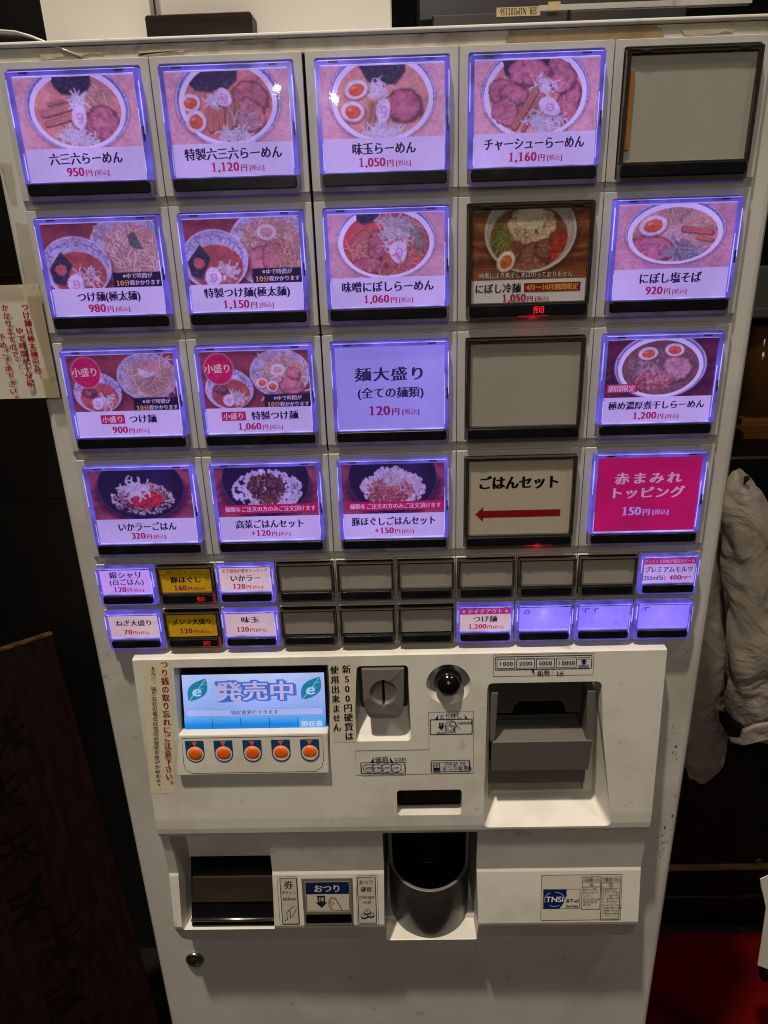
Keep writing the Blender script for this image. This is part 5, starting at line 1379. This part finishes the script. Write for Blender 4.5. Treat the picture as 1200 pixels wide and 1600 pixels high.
def cyl(z): return led(-0.6968) - 0.0012 + (-0.0268 - led(-0.6968) + 0.0012) * (z + 0.6968) / (-0.0552)
a = Art()
a.rect(-0.0975, -0.0515, -0.7505, -0.6985, (120, 112, 100)); a.rect(-0.0960, -0.0530, -0.7345, -0.7005, (206, 196, 176)); a.rect(-0.0955, -0.0535, -0.7145, -0.7012, (22, 34, 84)); a.frame(-0.0955, -0.0535, -0.7335, -0.7012, 0.0005, 0.0006, (22, 34, 84))
a.text('おつり', -0.0745, -0.7080, 0.0092, (226, 222, 214), 0.0270, bold=0.015, shear=0)
a.poly([(-0.0850, -0.7160), (-0.0768, -0.7160), (-0.0775, -0.7235), (-0.0750, -0.7235), (-0.0808, -0.7300), (-0.0868, -0.7235), (-0.0842, -0.7235)], (34, 34, 60)); a.text('押', -0.0808, -0.7205, 0.0056, (206, 200, 186), None, bold=0.01, shear=0)
a.line([(-0.0705, -0.7325), (-0.0735, -0.7280), (-0.0735, -0.7220), (-0.0705, -0.7180), (-0.0670, -0.7195), (-0.0610, -0.7325)], 0.0008, (34, 34, 60)); a.line([(-0.0735, -0.7250), (-0.0712, -0.7230), (-0.0685, -0.7245), (-0.0715, -0.7275)], 0.0005, (34, 34, 60))
a.rrect(-0.0970, -0.0520, -0.7470, -0.7372, 0.0012, (8, 7, 7))
a.build('change_button_print', M['decal'], chb, lambda u, v, l: np.column_stack([u, np.array([cyl(z) for z in v]) - 0.0001 - l * STEP, v]), (0, 0, -0.72))
a = Art(); X0, X1 = -0.1215, -0.1042
a.frame(X0 - 0.0016, X1 + 0.0006, -0.7490, -0.6955, 0.0008, 0.0004, LINE); a.rrect(X0 + 0.001, X1, -0.7480, -0.6970, 0.0008, (200, 190, 168)); a.frame(X0 + 0.001, X1, -0.7480, -0.6970, 0.0008, 0.0008, NAVY)
xm = (X0 + X1) / 2 + 0.0005
a.text('券', xm, -0.7045, 0.0096, NAVY, None, bold=0.025, shear=0); a.text('チケット', xm, -0.7130, 0.0048, NAVY, 0.0145, bold=0.01, shear=0); a.text('ticket', xm, -0.7195, 0.0054, NAVY, 0.0135, bold=0.03)
a.line([(xm - 0.006, -0.7440), (xm - 0.003, -0.7425), (xm - 0.0035, -0.7350), (xm - 0.001, -0.7330), (xm + 0.0005, -0.7350), (xm - 0.0002, -0.7415), (xm + 0.003, -0.7385), (xm + 0.0065, -0.7300)], 0.0006, NAVY); a.line([(xm - 0.003, -0.7345), (xm, -0.7315), (xm + 0.0045, -0.7275)], 0.0006, NAVY)
decal('ticket_label', a)
a = Art(); X0, X1 = -0.0455, -0.0275
a.frame(X0 - 0.0008, X1 + 0.0020, -0.7495, -0.6955, 0.0008, 0.0004, (84, 70, 50)); a.rrect(X0 + 0.0005, X1, -0.7480, -0.6970, 0.0008, (200, 190, 168)); a.frame(X0 + 0.0005, X1, -0.7480, -0.6970, 0.0008, 0.0008, NAVY)
xm = (X0 + X1) / 2
a.text('おつり', xm, -0.7025, 0.0054, NAVY, 0.0148, bold=0.015, shear=0); a.text('硬貨', xm, -0.7105, 0.0060, NAVY, 0.0110, bold=0.03, shear=0); a.text('change', xm, -0.7185, 0.0050, NAVY, 0.0148, bold=0.015); a.text('coin', xm, -0.7240, 0.0050, NAVY, None, bold=0.015)
for dx, dz in ((-0.0030, -0.7395), (0.0034, -0.7380), (0.0, -0.7345)):
    a.ell(xm + dx, dz - 0.0012, 0.0036, 0.0026, NAVY, 20); a.ell(xm + dx, dz, 0.0036, 0.0026, NAVY, 20); a.ell(xm + dx, dz, 0.0030, 0.0020, (200, 190, 168), 20); a.ell(xm + dx, dz, 0.0010, 0.0006, NAVY, 12)
decal('change_coin_label', a)
a = Art(); o = 0.1335
a.frame(o, o + 0.0775, -0.7475, -0.6975, 0.0010, 0.0005, (84, 68, 48)); a.rrect(o + 0.0005, o + 0.0770, -0.7470, -0.6980, 0.001, (218, 210, 192))
a.frame(o + 0.002, o + 0.0375, -0.7345, -0.7130, 0.0008, 0.0006, (60, 64, 96))
a.poly([(o + 0.0024, -0.7134), (o + 0.0245, -0.7134), (o + 0.0246, -0.7200), (o + 0.0215, -0.7290), (o + 0.0180, -0.7341), (o + 0.0024, -0.7341)], (22, 34, 96))
a.text('TNSi', o + 0.0130, -0.7238, 0.0085, (228, 228, 226), 0.0175, bold=0.015, off=0.01, italic=0.06)
a.line([(o + 0.0130 + 0.0098 * math.cos(t), -0.7238 + 0.0078 * math.sin(t)) for t in np.linspace(2.0, 3.6, 10)], 0.0005, (200, 206, 226)); a.line([(o + 0.0130 + 0.0098 * math.cos(t), -0.7238 + 0.0078 * math.sin(t)) for t in np.linspace(4.2, 5.2, 8)], 0.0005, (200, 206, 226)); a.line([(o + 0.0130 + 0.0098 * math.cos(t), -0.7238 + 0.0078 * math.sin(t)) for t in np.linspace(-0.2, 1.5, 8)], 0.0005, (200, 206, 226))
a.text('BT-α', o + 0.0305, -0.7255, 0.0052, (30, 32, 50), 0.0120, bold=0.03, italic=0.2); a.text('Series', o + 0.0300, -0.7312, 0.0042, (30, 32, 50), 0.0120, bold=0.03, italic=0.2)
for i, (hd, sub, body, en, zb) in enumerate((('注意', 'CAUTION', ('取出口より奥へ', '手を入れないで', 'ください。'), ('Do not put your', 'hands beyond', 'the slot.'), -0.7350), ('警告', 'WARNING', ('転倒事故を防ぐ', 'ために、上に乗ら', 'ない、揺れさせな', 'い、掛けないよう', 'にしてください。'), ('Do not get on top,', 'wobble and/or tilt', 'a body, to avoid', 'a falling accident.'), -0.7455))):
    x0 = o + 0.0392 + i * 0.0186; x1 = x0 + 0.0178
    a.frame(x0, x1, zb, -0.6995, 0.0008, 0.0005, (60, 62, 80)); a.line([(x0, -0.7050), (x1, -0.7050)], 0.0004, (60, 62, 80)); a.line([(x0, -0.7103), (x1, -0.7103)], 0.0004, (60, 62, 80))
    a.text('△', x0 + 0.0022, -0.7023, 0.0030, NAVY, None, bold=0.01, shear=0); a.text(hd, x0 + 0.0068, -0.7022, 0.0036, (24, 36, 90), None, bold=0.03, shear=0); a.text(sub, x0 + 0.0137, -0.7024, 0.0024, NAVY, 0.0064, bold=0.02)
    xc = (x0 + x1) / 2
    a.line([(xc + 0.0016 * math.cos(t), -0.7077 + 0.0016 * math.sin(t)) for t in np.linspace(0, 2 * PI, 16)], 0.0004, (50, 50, 60)); a.line([(xc - 0.0011, -0.7066), (xc + 0.0011, -0.7088)], 0.0004, (50, 50, 60))
    z = -0.7128
    for t_ in body: a.text(t_, x0 + 0.0008, z, 0.0023, (50, 46, 48), len(t_) * 0.00212, bold=0.015, shear=0, anchor='l'); z -= 0.0034
    for t_ in en: a.text(t_, x0 + 0.0012, z, 0.0027, (50, 46, 48), None, bold=0.015, anchor='l', sx=0.85); z -= 0.0030
decal('maker_and_caution_label', a)

# ------------------------------------------------------------------ things round the machine
# paper notice taped to the left edge
a = Art(); nx0, nx1 = -0.345, -0.2520
a.layer = 0
a.rect(0, nx1 - nx0, -0.0830, 0.0, (232, 224, 206))
RED = (176, 24, 34)
def ncol(stt, px0, py0, px1, py1, n, em):
    p0, p1 = at(px0, py0, -0.002), at(px1, py1, -0.002)
    for i, c_ in enumerate(stt):
        t = i / (n - 1); x, z = p0[0] + (p1[0] - p0[0]) * t - nx0, p0[2] + (p1[2] - p0[2]) * t + 0.1400
        if c_ in '、。': x += em * 0.5; z += em * 0.5
        a.text(c_, x, z, em, RED, bold=0.034, off=0.0)
ncol('つけ麺は極太麺の為、', 36, 480, 58, 588, 10, 0.0056)
ncol('ゆで時間が十分程', 29, 517, 46, 599, 8, 0.0056)
ncol('かかりますので、', 6.6, 481, 25, 566, 8, 0.0056)
ncol('予めご了承下さい。', 2, 527, 23, 623, 9, 0.0056)
nt_o = thing('paper_notice', 'white paper notice with red vertical writing taped to the left edge of the machine', 'notice', (-0.298, 0.001, -0.2230))
a.build('paper_sheet', M['paper'], nt_o, lambda u, v, l: np.column_stack([nx0 + u, 0.0006 - 0.0012 * np.sin((u - 0.02) * 40) * (u < 0.075) - l * STEP, -0.1400 + v]), (nx0, 0, -0.14))
for pts, m in (([(-0.2630, -0.1398), (-0.2500, -0.1405), (-0.2505, -0.200), (-0.2580, -0.2025)], 'film'), ([(-0.2640, -0.2000), (-0.2512, -0.1990), (-0.2505, -0.2235), (-0.2620, -0.2240)], 'film'), ([(-0.3100, -0.1350), (-0.2650, -0.1335), (-0.2650, -0.1420), (-0.3100, -0.1430)], 'film')):
    t = MB(); t.prism_xz(jag(pts, 0.0004, rg, 5), -0.0018, -0.0014); t.build('clear_tape', M[m], nt_o)

# white box and wooden block standing on the machine
M['card'] = plastic('white_card', (0.66, 0.63, 0.57), 0.6, dirt=(0.40, 0.35, 0.28), amount=0.3, scale=6, bump=0.02)
TZ = 0.0097
wb = thing('white_box', 'plain white cardboard box standing on the machine, behind the dark wooden block', 'box', (-0.12, 0.2, TZ))
t = MB(); t.box(-0.1730, 0.0075, 0.112, 0.26, TZ, 0.24); t.bevel(0.001, 1); t.build('box_body', M['card'], wb)
t = MB(); t.hexa([(-0.2568, 0.0995, 0.24), (-0.1735, 0.0995, 0.24), (-0.1735, 0.0995, TZ + 0.001), (-0.2548, 0.0995, TZ + 0.001), (-0.2568, 0.1015, 0.24), (-0.1735, 0.1115, 0.24), (-0.1735, 0.1115, TZ + 0.001), (-0.2548, 0.1015, TZ + 0.001)]); t.build('box_flap', M['card'], wb)
wk = MB(); wk.prism_xz(rrect(-0.1742, -0.0955, TZ, 0.0405, 0.002, 3), 0.085, 0.109); wk.bevel(0.0006, 1)
tag(wk.build('wooden_block', wood('dark_wood', (0.004, 0.0016, 0.0007), (0.030, 0.011, 0.004), (1.5, 20, 60))), 'small dark brown wooden block lying on the machine in front of the white box', 'wooden block')
# clear plastic sheet curling over the top left corner
ps = MB(); vs = []; fs = []
nu, nv = 14, 6
for i in range(nu):
    u = i / (nu - 1)
    for j in range(nv):
        v = j / (nv - 1)
        x = -0.33 + 0.135 * u
        z = TZ + 0.0050 + 0.006 * math.sin(PI * min(1, 0.4 + u * 0.62)) - 0.004 * u ** 3 - 0.011 * max(0, u - 0.72) * 3.3
        vs.append((x, 0.0 + 0.08 * v + (0.012 * (1 - u)), z + 0.002 * v))
for i in range(nu - 1):
    for j in range(nv - 1): fs.append((i * nv + j, (i + 1) * nv + j, (i + 1) * nv + j + 1, i * nv + j + 1))
ps._faces(vs, fs, 0, True)
pso = ps.build('plastic_sheet', plastic('milky_plastic', (0.55, 0.53, 0.48), 0.25, amount=0.2, bump=0.01))
sm = pso.modifiers.new('thickness', 'SOLIDIFY'); sm.thickness = 0.0014
tag(pso, 'milky plastic sheet curling over the top left corner of the machine', 'plastic sheet')
# black electronic unit on top
eu = thing('electronic_unit', 'black electronic unit with upside-down serial number sticker on the top right of the machine', 'electronic unit', (0.14, 0.2, TZ))
t = MB(); t.box(0.0405, 0.150, 0.150, 0.30, TZ, 0.0480); t.box(0.150, 0.242, 0.142, 0.30, TZ, 0.0460); t.box(0.0300, 0.250, 0.170, 0.30, 0.0482, 0.0780); t.bevel(0.0012, 2)
t.build('unit_case', plastic('unit_black', (0.010, 0.010, 0.010), 0.35, amount=0.2), eu)
t = MB(); t.box(0.128, 0.300, 0.160, 0.169, 0.0500, 0.0540); t.build('pale_trim', M['paint'], eu)
def ul(px0, px1, py0, py1, txt, em):
    p, q = at(px0, py0, 0.1496), at(px1, py1, 0.1496)
    s_ = Art(); s_.rect(p[0], q[0], q[2], p[2], (206, 184, 138))
    if txt: s_.text(txt, (p[0] + q[0]) / 2, (p[2] + q[2]) / 2, em, (40, 34, 30), (q[0] - p[0]) * 0.84, bold=0.02, rot=PI)
    return s_
s_ = ul(776, 844, 12, 24, 'SER. N1M101156', 0.0070); s_.build('serial_sticker', M['decal'], eu, lambda u, v, l: np.column_stack([u, 0.1496 - l * STEP, v]), (0.1, 0.15, 0.04))
s_ = ul(854, 872, 7, 19, None, 0); s_.build('blank_sticker', M['decal'], eu, lambda u, v, l: np.column_stack([u, 0.1416 - l * STEP, v]), (0.1, 0.15, 0.04))

# left: tiled pillar and the leaning wooden sign with brush writing
pw = MB()
for i in range(6):
    for j in range(9):
        x0 = -1.30 + 0.17 * i
        pw.box(x0, x0 + 0.1688, 0.455, 0.475, FLOOR + 0.31 * j, FLOOR + 0.31 * j + 0.3088)
pw.box(-1.30, -0.283, 0.472, 0.60, FLOOR, 1.3)
tag(pw.build('tiled_wall', M['tile']), 'black tiled wall behind the leaning wooden sign', 'wall')
def plank():
    TR = Vector(at(82, 990, 0.30)); TLd = Vector(at(-40, 1146, 0.02)); TLd.z = TR.z
    e = (TLd - TR); e.normalize()
    L1 = Vector((TR.x, TR.y, TR.z)) + e * 0.36
    return TR, L1, e
TR = Vector(tuple(at(82, 990, 0.22)))
yaw = math.radians(38)
e = Vector((-math.cos(yaw), -math.sin(yaw), 0))                    # along the top edge, towards the viewer's left
nrm = Vector((math.sin(yaw), -math.cos(yaw), 0))                   # facing front right
TLp = TR + e * 0.20
H_ = TR.z - FLOOR
lean = 0.27
dn = (Vector((0, 0, -1)) * H_ + nrm * lean * H_).normalized()
Ld = H_ / abs(dn.z)
th = (e.cross(dn)).normalized()
if th.dot(nrm) > 0: th = -th
def P(u, v, d): return TR + e * u + dn * v + th * d
sg = thing('wooden_sign', 'dark wooden sign board with black brush writing leaning left of the machine', 'sign', (TR.x, TR.y, FLOOR))
t = MB(); t.hexa([P(0.2, 0, 0), P(0, 0, 0), P(0, Ld, 0), P(0.2, Ld, 0), P(0.2, 0, 0.014), P(0, 0, 0.014), P(0, Ld, 0.014), P(0.2, Ld, 0.014)]); t.bevel(0.0015, 2)
t.build('board', wood('sign_wood', (0.006, 0.0016, 0.0007), (0.016, 0.0046, 0.0018), (30, 30, 2), 0.5), sg)
M['edge'] = wood('raw_wood_edge', (0.05, 0.022, 0.008), (0.14, 0.07, 0.028), (20, 20, 3), 0.6)  # raw wood made paler, the light along the board's edges put into its colour
t = MB(); t.hexa([P(0.2, -0.0008, -0.0006), P(0, -0.0008, -0.0006), P(0, 0.0012, -0.0006), P(0.2, 0.0012, -0.0006), P(0.2, -0.0008, 0.0146), P(0, -0.0008, 0.0146), P(0, 0.0012, 0.0146), P(0.2, 0.0012, 0.0146)]); t.build('top_edge', M['edge'], sg)
t = MB(); t.hexa([P(0.2006, 0.002, -0.0006), P(0.1985, 0.002, -0.0006), P(0.1985, Ld, -0.0006), P(0.2006, Ld, -0.0006), P(0.2006, 0.002, 0.0146), P(0.1985, 0.002, 0.0146), P(0.1985, Ld, 0.0146), P(0.2006, Ld, 0.0146)]); t.build('side_edge', M['edge'], sg)
a = Art(); rb = np.random.default_rng(3)
for i in range(9):
    cy0 = -0.10 - i * 0.068; cw = 0.026 + 0.008 * rb.random(); x0 = 0.095 + rb.normal(0, 0.008)
    def brush(p, q, wd):
        t = np.linspace(0, 1, 7); bx_ = p[0] + (q[0] - p[0]) * t; by_ = p[1] + (q[1] - p[1]) * t - 0.004 * np.sin(PI * t)
        d = math.hypot(q[0] - p[0], q[1] - p[1]) + 1e-6; nx_, ny_ = -(q[1] - p[1]) / d, (q[0] - p[0]) / d
        wv = wd * (1.0 - 0.55 * t + 0.18 * np.sin(9 * t + i)) / 2
        a.poly([(bx_[k] + nx_ * wv[k], by_[k] + ny_ * wv[k]) for k in range(7)] + [(bx_[k] - nx_ * wv[k], by_[k] - ny_ * wv[k]) for k in range(6, -1, -1)], (15, 9, 8))
    for k in range(rb.integers(2, 4)): y = cy0 + 0.018 - 0.015 * k + rb.normal(0, 0.002); brush((x0 + cw * 0.8, y - 0.004), (x0 - cw * (0.5 + 0.4 * rb.random()), y + 0.003), 0.006)
    brush((x0 + rb.normal(0, 0.006), cy0 + 0.026), (x0 + rb.normal(0, 0.006), cy0 - 0.022), 0.0065)
    brush((x0 - 0.004, cy0 + 0.004), (x0 + cw * 0.9, cy0 - 0.024), 0.005); brush((x0 + 0.004, cy0 + 0.002), (x0 - cw * 0.8, cy0 - 0.022), 0.006)
a.build('brush_lettering', M['decal'], sg, lambda u, v, l: np.array([list(P(x, -y, -0.0004 - 0.00001 * q)) for x, y, q in zip(u, v, l)]), (TR.x, TR.y, TR.z))

# right: cabinet, jacket, shelf with jar, paper, and the stack of folded sheets
cb = thing('dark_cabinet', 'black cabinet with a thin brass strip standing on the carpet behind the jacket', 'cabinet', (0.9, 0.6, FLOOR))
zl = float(at(1120, 1359, 0.462)[2])
M['cab'] = plastic('black_lacquer', (0.004, 0.0038, 0.0036), 0.45, dirt=(0.008, 0.007, 0.006), amount=0.4, bump=0.02, spec=0.3)
t = MB(); t.box(0.285, 1.8, 0.47, 0.95, zl + 0.004, -0.438); t.bevel(0.003, 1); t.build('cabinet_body', M['cab'], cb)
t = MB(); t.box(0.285, 1.8, 0.462, 0.52, zl - 0.0015, zl + 0.0035); t.build('brass_strip', wood('brass', (0.10, 0.06, 0.025), (0.20, 0.13, 0.06), (2, 2, 40), 0.35), cb)
t = MB()
z = zl - 0.0035
for i, (dy, hh) in enumerate(((0.0, 0.034), (0.006, 0.030), (0.0, 0.034), (0.008, 0.030))):
    t.box(0.285, 1.8, 0.466 + dy, 0.52, max(z - hh, FLOOR + 0.001), z); z -= hh + 0.002
t.bevel(0.002, 1); t.build('plinth', M['cab'], cb)
kq = at(1186, 1347, 0.468)
t = MB(); t.lathe([(0.0075, 0.002), (0.0075, -0.003), (0.006, -0.004), (0.0045, -0.002), (0, -0.002)], (kq[0], 0.470, kq[2]), 'y', 20); t.build('lock', plastic('dull_metal', (0.05, 0.05, 0.05), 0.35), cb)

hq = at(1150, 742, 0.37)
t = MB(); t.tube([(hq[0], 0.474, hq[2] - 0.022), (hq[0], 0.42, hq[2] - 0.022), (hq[0], 0.372, hq[2] - 0.020), (hq[0], 0.350, hq[2] - 0.012), (hq[0], 0.340, hq[2] + 0.006)], 0.004, 10); t.build('coat_hook', M['cab'], cb)
# jacket
rj = np.random.default_rng(8)
mj, nt, b = new_mat('beige_nylon')
N = nt.nodes.new
tc = N('ShaderNodeTexCoord'); n1 = N('ShaderNodeTexNoise'); n1.inputs['Scale'].default_value = 13; n1.inputs['Detail'].default_value = 7; n1.inputs['Distortion'].default_value = 1.0; n1.inputs['Roughness'].default_value = 0.45
nt.links.new(tc.outputs['Object'], n1.inputs['Vector'])
r = N('ShaderNodeValToRGB'); r.color_ramp.elements[0].color = (0.22, 0.186, 0.147, 1); r.color_ramp.elements[1].color = (0.32, 0.272, 0.216, 1)
nt.links.new(n1.outputs['Fac'], r.inputs[0]); nt.links.new(r.outputs[0], b.inputs['Base Color']); b.inputs['Roughness'].default_value = 0.55; b.inputs['Sheen Weight'].default_value = 0.2
bp = N('ShaderNodeBump'); bp.inputs['Strength'].default_value = 0.65; bp.inputs['Distance'].default_value = 0.03
nt.links.new(n1.outputs['Fac'], bp.inputs['Height']); nt.links.new(bp.outputs[0], b.inputs['Normal'])
jk = thing('puffer_jacket', 'beige quilted puffer jacket hanging in front of the black cabinet', 'jacket', (0.5, 0.36, -0.95))
def loft(name, sections, nseg, quilt, m, parent, flat=1.0, seed=0):
    """sections = (px, py, Y, half width in px, depth factor); rings with puffed quilting"""
    rr = np.random.default_rng(seed); ph = rr.random(6) * 6.28
    K = 90; ts = np.linspace(0, 1, K); S_ = np.array(sections, float); tt = np.linspace(0, 1, len(S_))
    mb = MB(); vs = []
    for i, t in enumerate(ts):
        px, py, Y, hw_, df = [np.interp(t, tt, S_[:, c]) for c in range(5)]
        c0 = at(px, py, Y); w0 = abs(at(px + hw_, py, Y)[0] - c0[0])
        for k in range(nseg):
            an = 2 * PI * k / nseg
            zig = 0.45 * abs(((an / PI * 2) % 1.0) - 0.5) * 2
            q = abs(math.sin(PI * (t * quilt + zig)))
            rad = w0 * (0.84 + 0.18 * q ** 0.5 + 0.035 * math.sin(3 * an + ph[0] + 9 * t) + 0.03 * math.sin(5 * an + ph[1] - 17 * t) + 0.02 * math.sin(9 * an + 31 * t + ph[2]))
            vs.append((c0[0] + rad * math.cos(an), c0[1] + rad * math.sin(an) * df, c0[2] + 0.004 * math.sin(2 * an + ph[3])))
    fs = [(i * nseg + k, i * nseg + (k + 1) % nseg, (i + 1) * nseg + (k + 1) % nseg, (i + 1) * nseg + k) for i in range(K - 1) for k in range(nseg)]
    fs += [tuple(range(nseg)), tuple(range(K * nseg - 1, (K - 1) * nseg - 1, -1))]
    mb._faces(vs, fs, 0, True)
    return mb.build(name, m, parent)
loft('sleeve', [(1152, 738, 0.36, 10, 0.6), (1158, 765, 0.355, 34, 0.75), (1172, 830, 0.345, 46, 0.8), (1180, 920, 0.34, 46, 0.85), (1184, 1010, 0.335, 49, 0.85), (1182, 1080, 0.335, 46, 0.85), (1180, 1130, 0.335, 40, 0.85), (1180, 1146, 0.335, 32, 0.8)], 40, 5.5, mj, jk, seed=1)
loft('jacket_front', [(1150, 760, 0.40, 20, 0.6), (1130, 860, 0.395, 30, 0.6), (1112, 960, 0.39, 36, 0.6), (1102, 1060, 0.385, 40, 0.6), (1100, 1140, 0.385, 38, 0.6), (1098, 1190, 0.385, 32, 0.55), (1092, 1218, 0.385, 14, 0.5)], 40, 5.0, mj, jk, seed=2)
t = MB(); pts = [(1138, 1132), (1165, 1140), (1168, 1152), (1152, 1160), (1139, 1150)]
cq = [at(x, y, 0.302) for x, y in pts]; t.prism_xz([(p[0], p[2]) for p in cq], 0.300, 0.335); t.build('cuff_opening', M['void'], jk)
t = MB(); pts = [(1160, 1140), (1180, 1132), (1215, 1126), (1215, 1150), (1182, 1158), (1160, 1163), (1140, 1158), (1139, 1152), (1156, 1154)]
cq = [at(x, y, 0.296) for x, y in pts]; t.prism_xz([(p[0], p[2]) for p in cq], 0.292, 0.299); t.bevel(0.002, 2); t.build('cuff_tab', mj, jk)

# shelf beyond, with its things
sh = thing('wall_shelf', 'dim grey shelf right of the machine carrying a jar and a paper card', 'shelf', (0.75, 0.7, -0.55))
def pxbox(mb, px0, px1, py0, py1, Y, dep, mi=0):
    p, q = at(px0, py0, Y), at(px1, py1, Y); mb.box(p[0], q[0], Y, Y + dep, q[2], p[2], mi)
t = MB(); pxbox(t, 1130, 1330, 418, 478, 0.60, 0.03); pxbox(t, 1130, 1330, 482, 494, 0.585, 0.25); t.bevel(0.003, 1); t.build('shelf_board', plastic('dim_grey_board', (0.085, 0.078, 0.068), 0.5, amount=0.3), sh)
t = MB(); pxbox(t, 1163, 1330, 676, 690, 0.56, 0.25); t.build('lower_board', wood('orange_wood', (0.10, 0.042, 0.008), (0.20, 0.085, 0.018), (2, 30, 30)), sh)
t = MB(); pxbox(t, 1160, 1330, 655, 676, 0.60, 0.2); 
tag(t.build('wooden_tray', wood('tray_wood', (0.16, 0.065, 0.012), (0.30, 0.12, 0.025), (2, 30, 30))), 'small orange wooden tray on the lower shelf board', 'tray')
t = MB(); pxbox(t, 1120, 1330, 494, 690, 0.69, 0.015); t.build('back_panel', M['cab'], sh)
p, q = at(1142, 512, 0.688), at(1185, 588, 0.688)
s_ = Art(); s_.rect(p[0], q[0], q[2], p[2], (112, 100, 84))
for i in range(5): 
    x = p[0] + (q[0] - p[0]) * (0.15 + 0.18 * i); s_.column('おすすめ', x, p[2] - 0.012, 0.007, (40, 34, 28), 0.0082)
tag(s_.build('menu_card', M['decal'], None, lambda u, v, l: np.column_stack([u, 0.688 - l * STEP, v]), (p[0], 0.688, p[2])), 'dim paper card with vertical writing fixed to the shelf back behind the glass jar', 'card')
jc = at(1203, 590, 0.60)
mg, nt, b = new_mat('amber_glass')
b.inputs['Base Color'].default_value = (0.10, 0.045, 0.012, 1); b.inputs['Roughness'].default_value = 0.08
tt_ = bpy.data.objects
t = MB(); w0 = 0.033
t.lathe([(0.0, -0.075), (w0, -0.073), (w0, 0.02), (w0 * 0.9, 0.04), (w0 * 0.62, 0.055), (w0 * 0.62, 0.075), (0.0, 0.075)], (jc[0], 0.64, jc[2] - 0.0), 'z', 28)
tag(t.build('glass_jar', mg), 'dark amber glass jar on the shelf at the right edge', 'jar')

# stack of folded white sheets on a dark stool
so = thing('dark_stool', 'black stool on the red carpet under the folded white sheets', 'stool', (0.57, 0.30, FLOOR))
p = at(1187, 1514, 0.20)
t = MB(); t.box(p[0] + 0.008, p[0] + 0.40, 0.20, 0.215, p[2] - 0.03, p[2] - 0.004); t.bevel(0.003, 1); t.build('seat', M['cab'], so)
t = MB(); t.lathe([(0.02, 0.0), (0.02, p[2] - 0.03 - FLOOR)], (p[0] + 0.30, 0.28, FLOOR), 'z', 20); t.build('post', M['cab'], so)
t = MB(); t.lathe([(0.0, 0.02), (0.10, 0.018), (0.11, 0.0), (0.0, 0.0)], (p[0] + 0.30, 0.28, FLOOR + 0.0005), 'z', 32); t.build('foot', M['cab'], so)
fsx = thing('folded_sheets', 'folded white paper sheets leaning at the right edge above the carpet', 'paper sheets', (p[0] + 0.05, 0.22, p[2] - 0.003))
for i, d in enumerate((0.0, 0.012, 0.02)):
    pts = [(1188 + i * 0.4, 1374 + i * 6), (1214, 1362), (1214, 1520 + i), (1184 + i * 3, 1508 - i * 7), (1190, 1470), (1197, 1420)]
    cq = [at(x, y, 0.20 + d) for x, y in pts]
    t = MB(); t.prism_xz([(c_[0], c_[2]) for c_ in cq], 0.20 + d, 0.2012 + d); t.build('sheet', plastic('white_paper', (0.80, 0.76, 0.68), 0.6, amount=0.3), fsx)
bpy.data.objects.remove(_to)
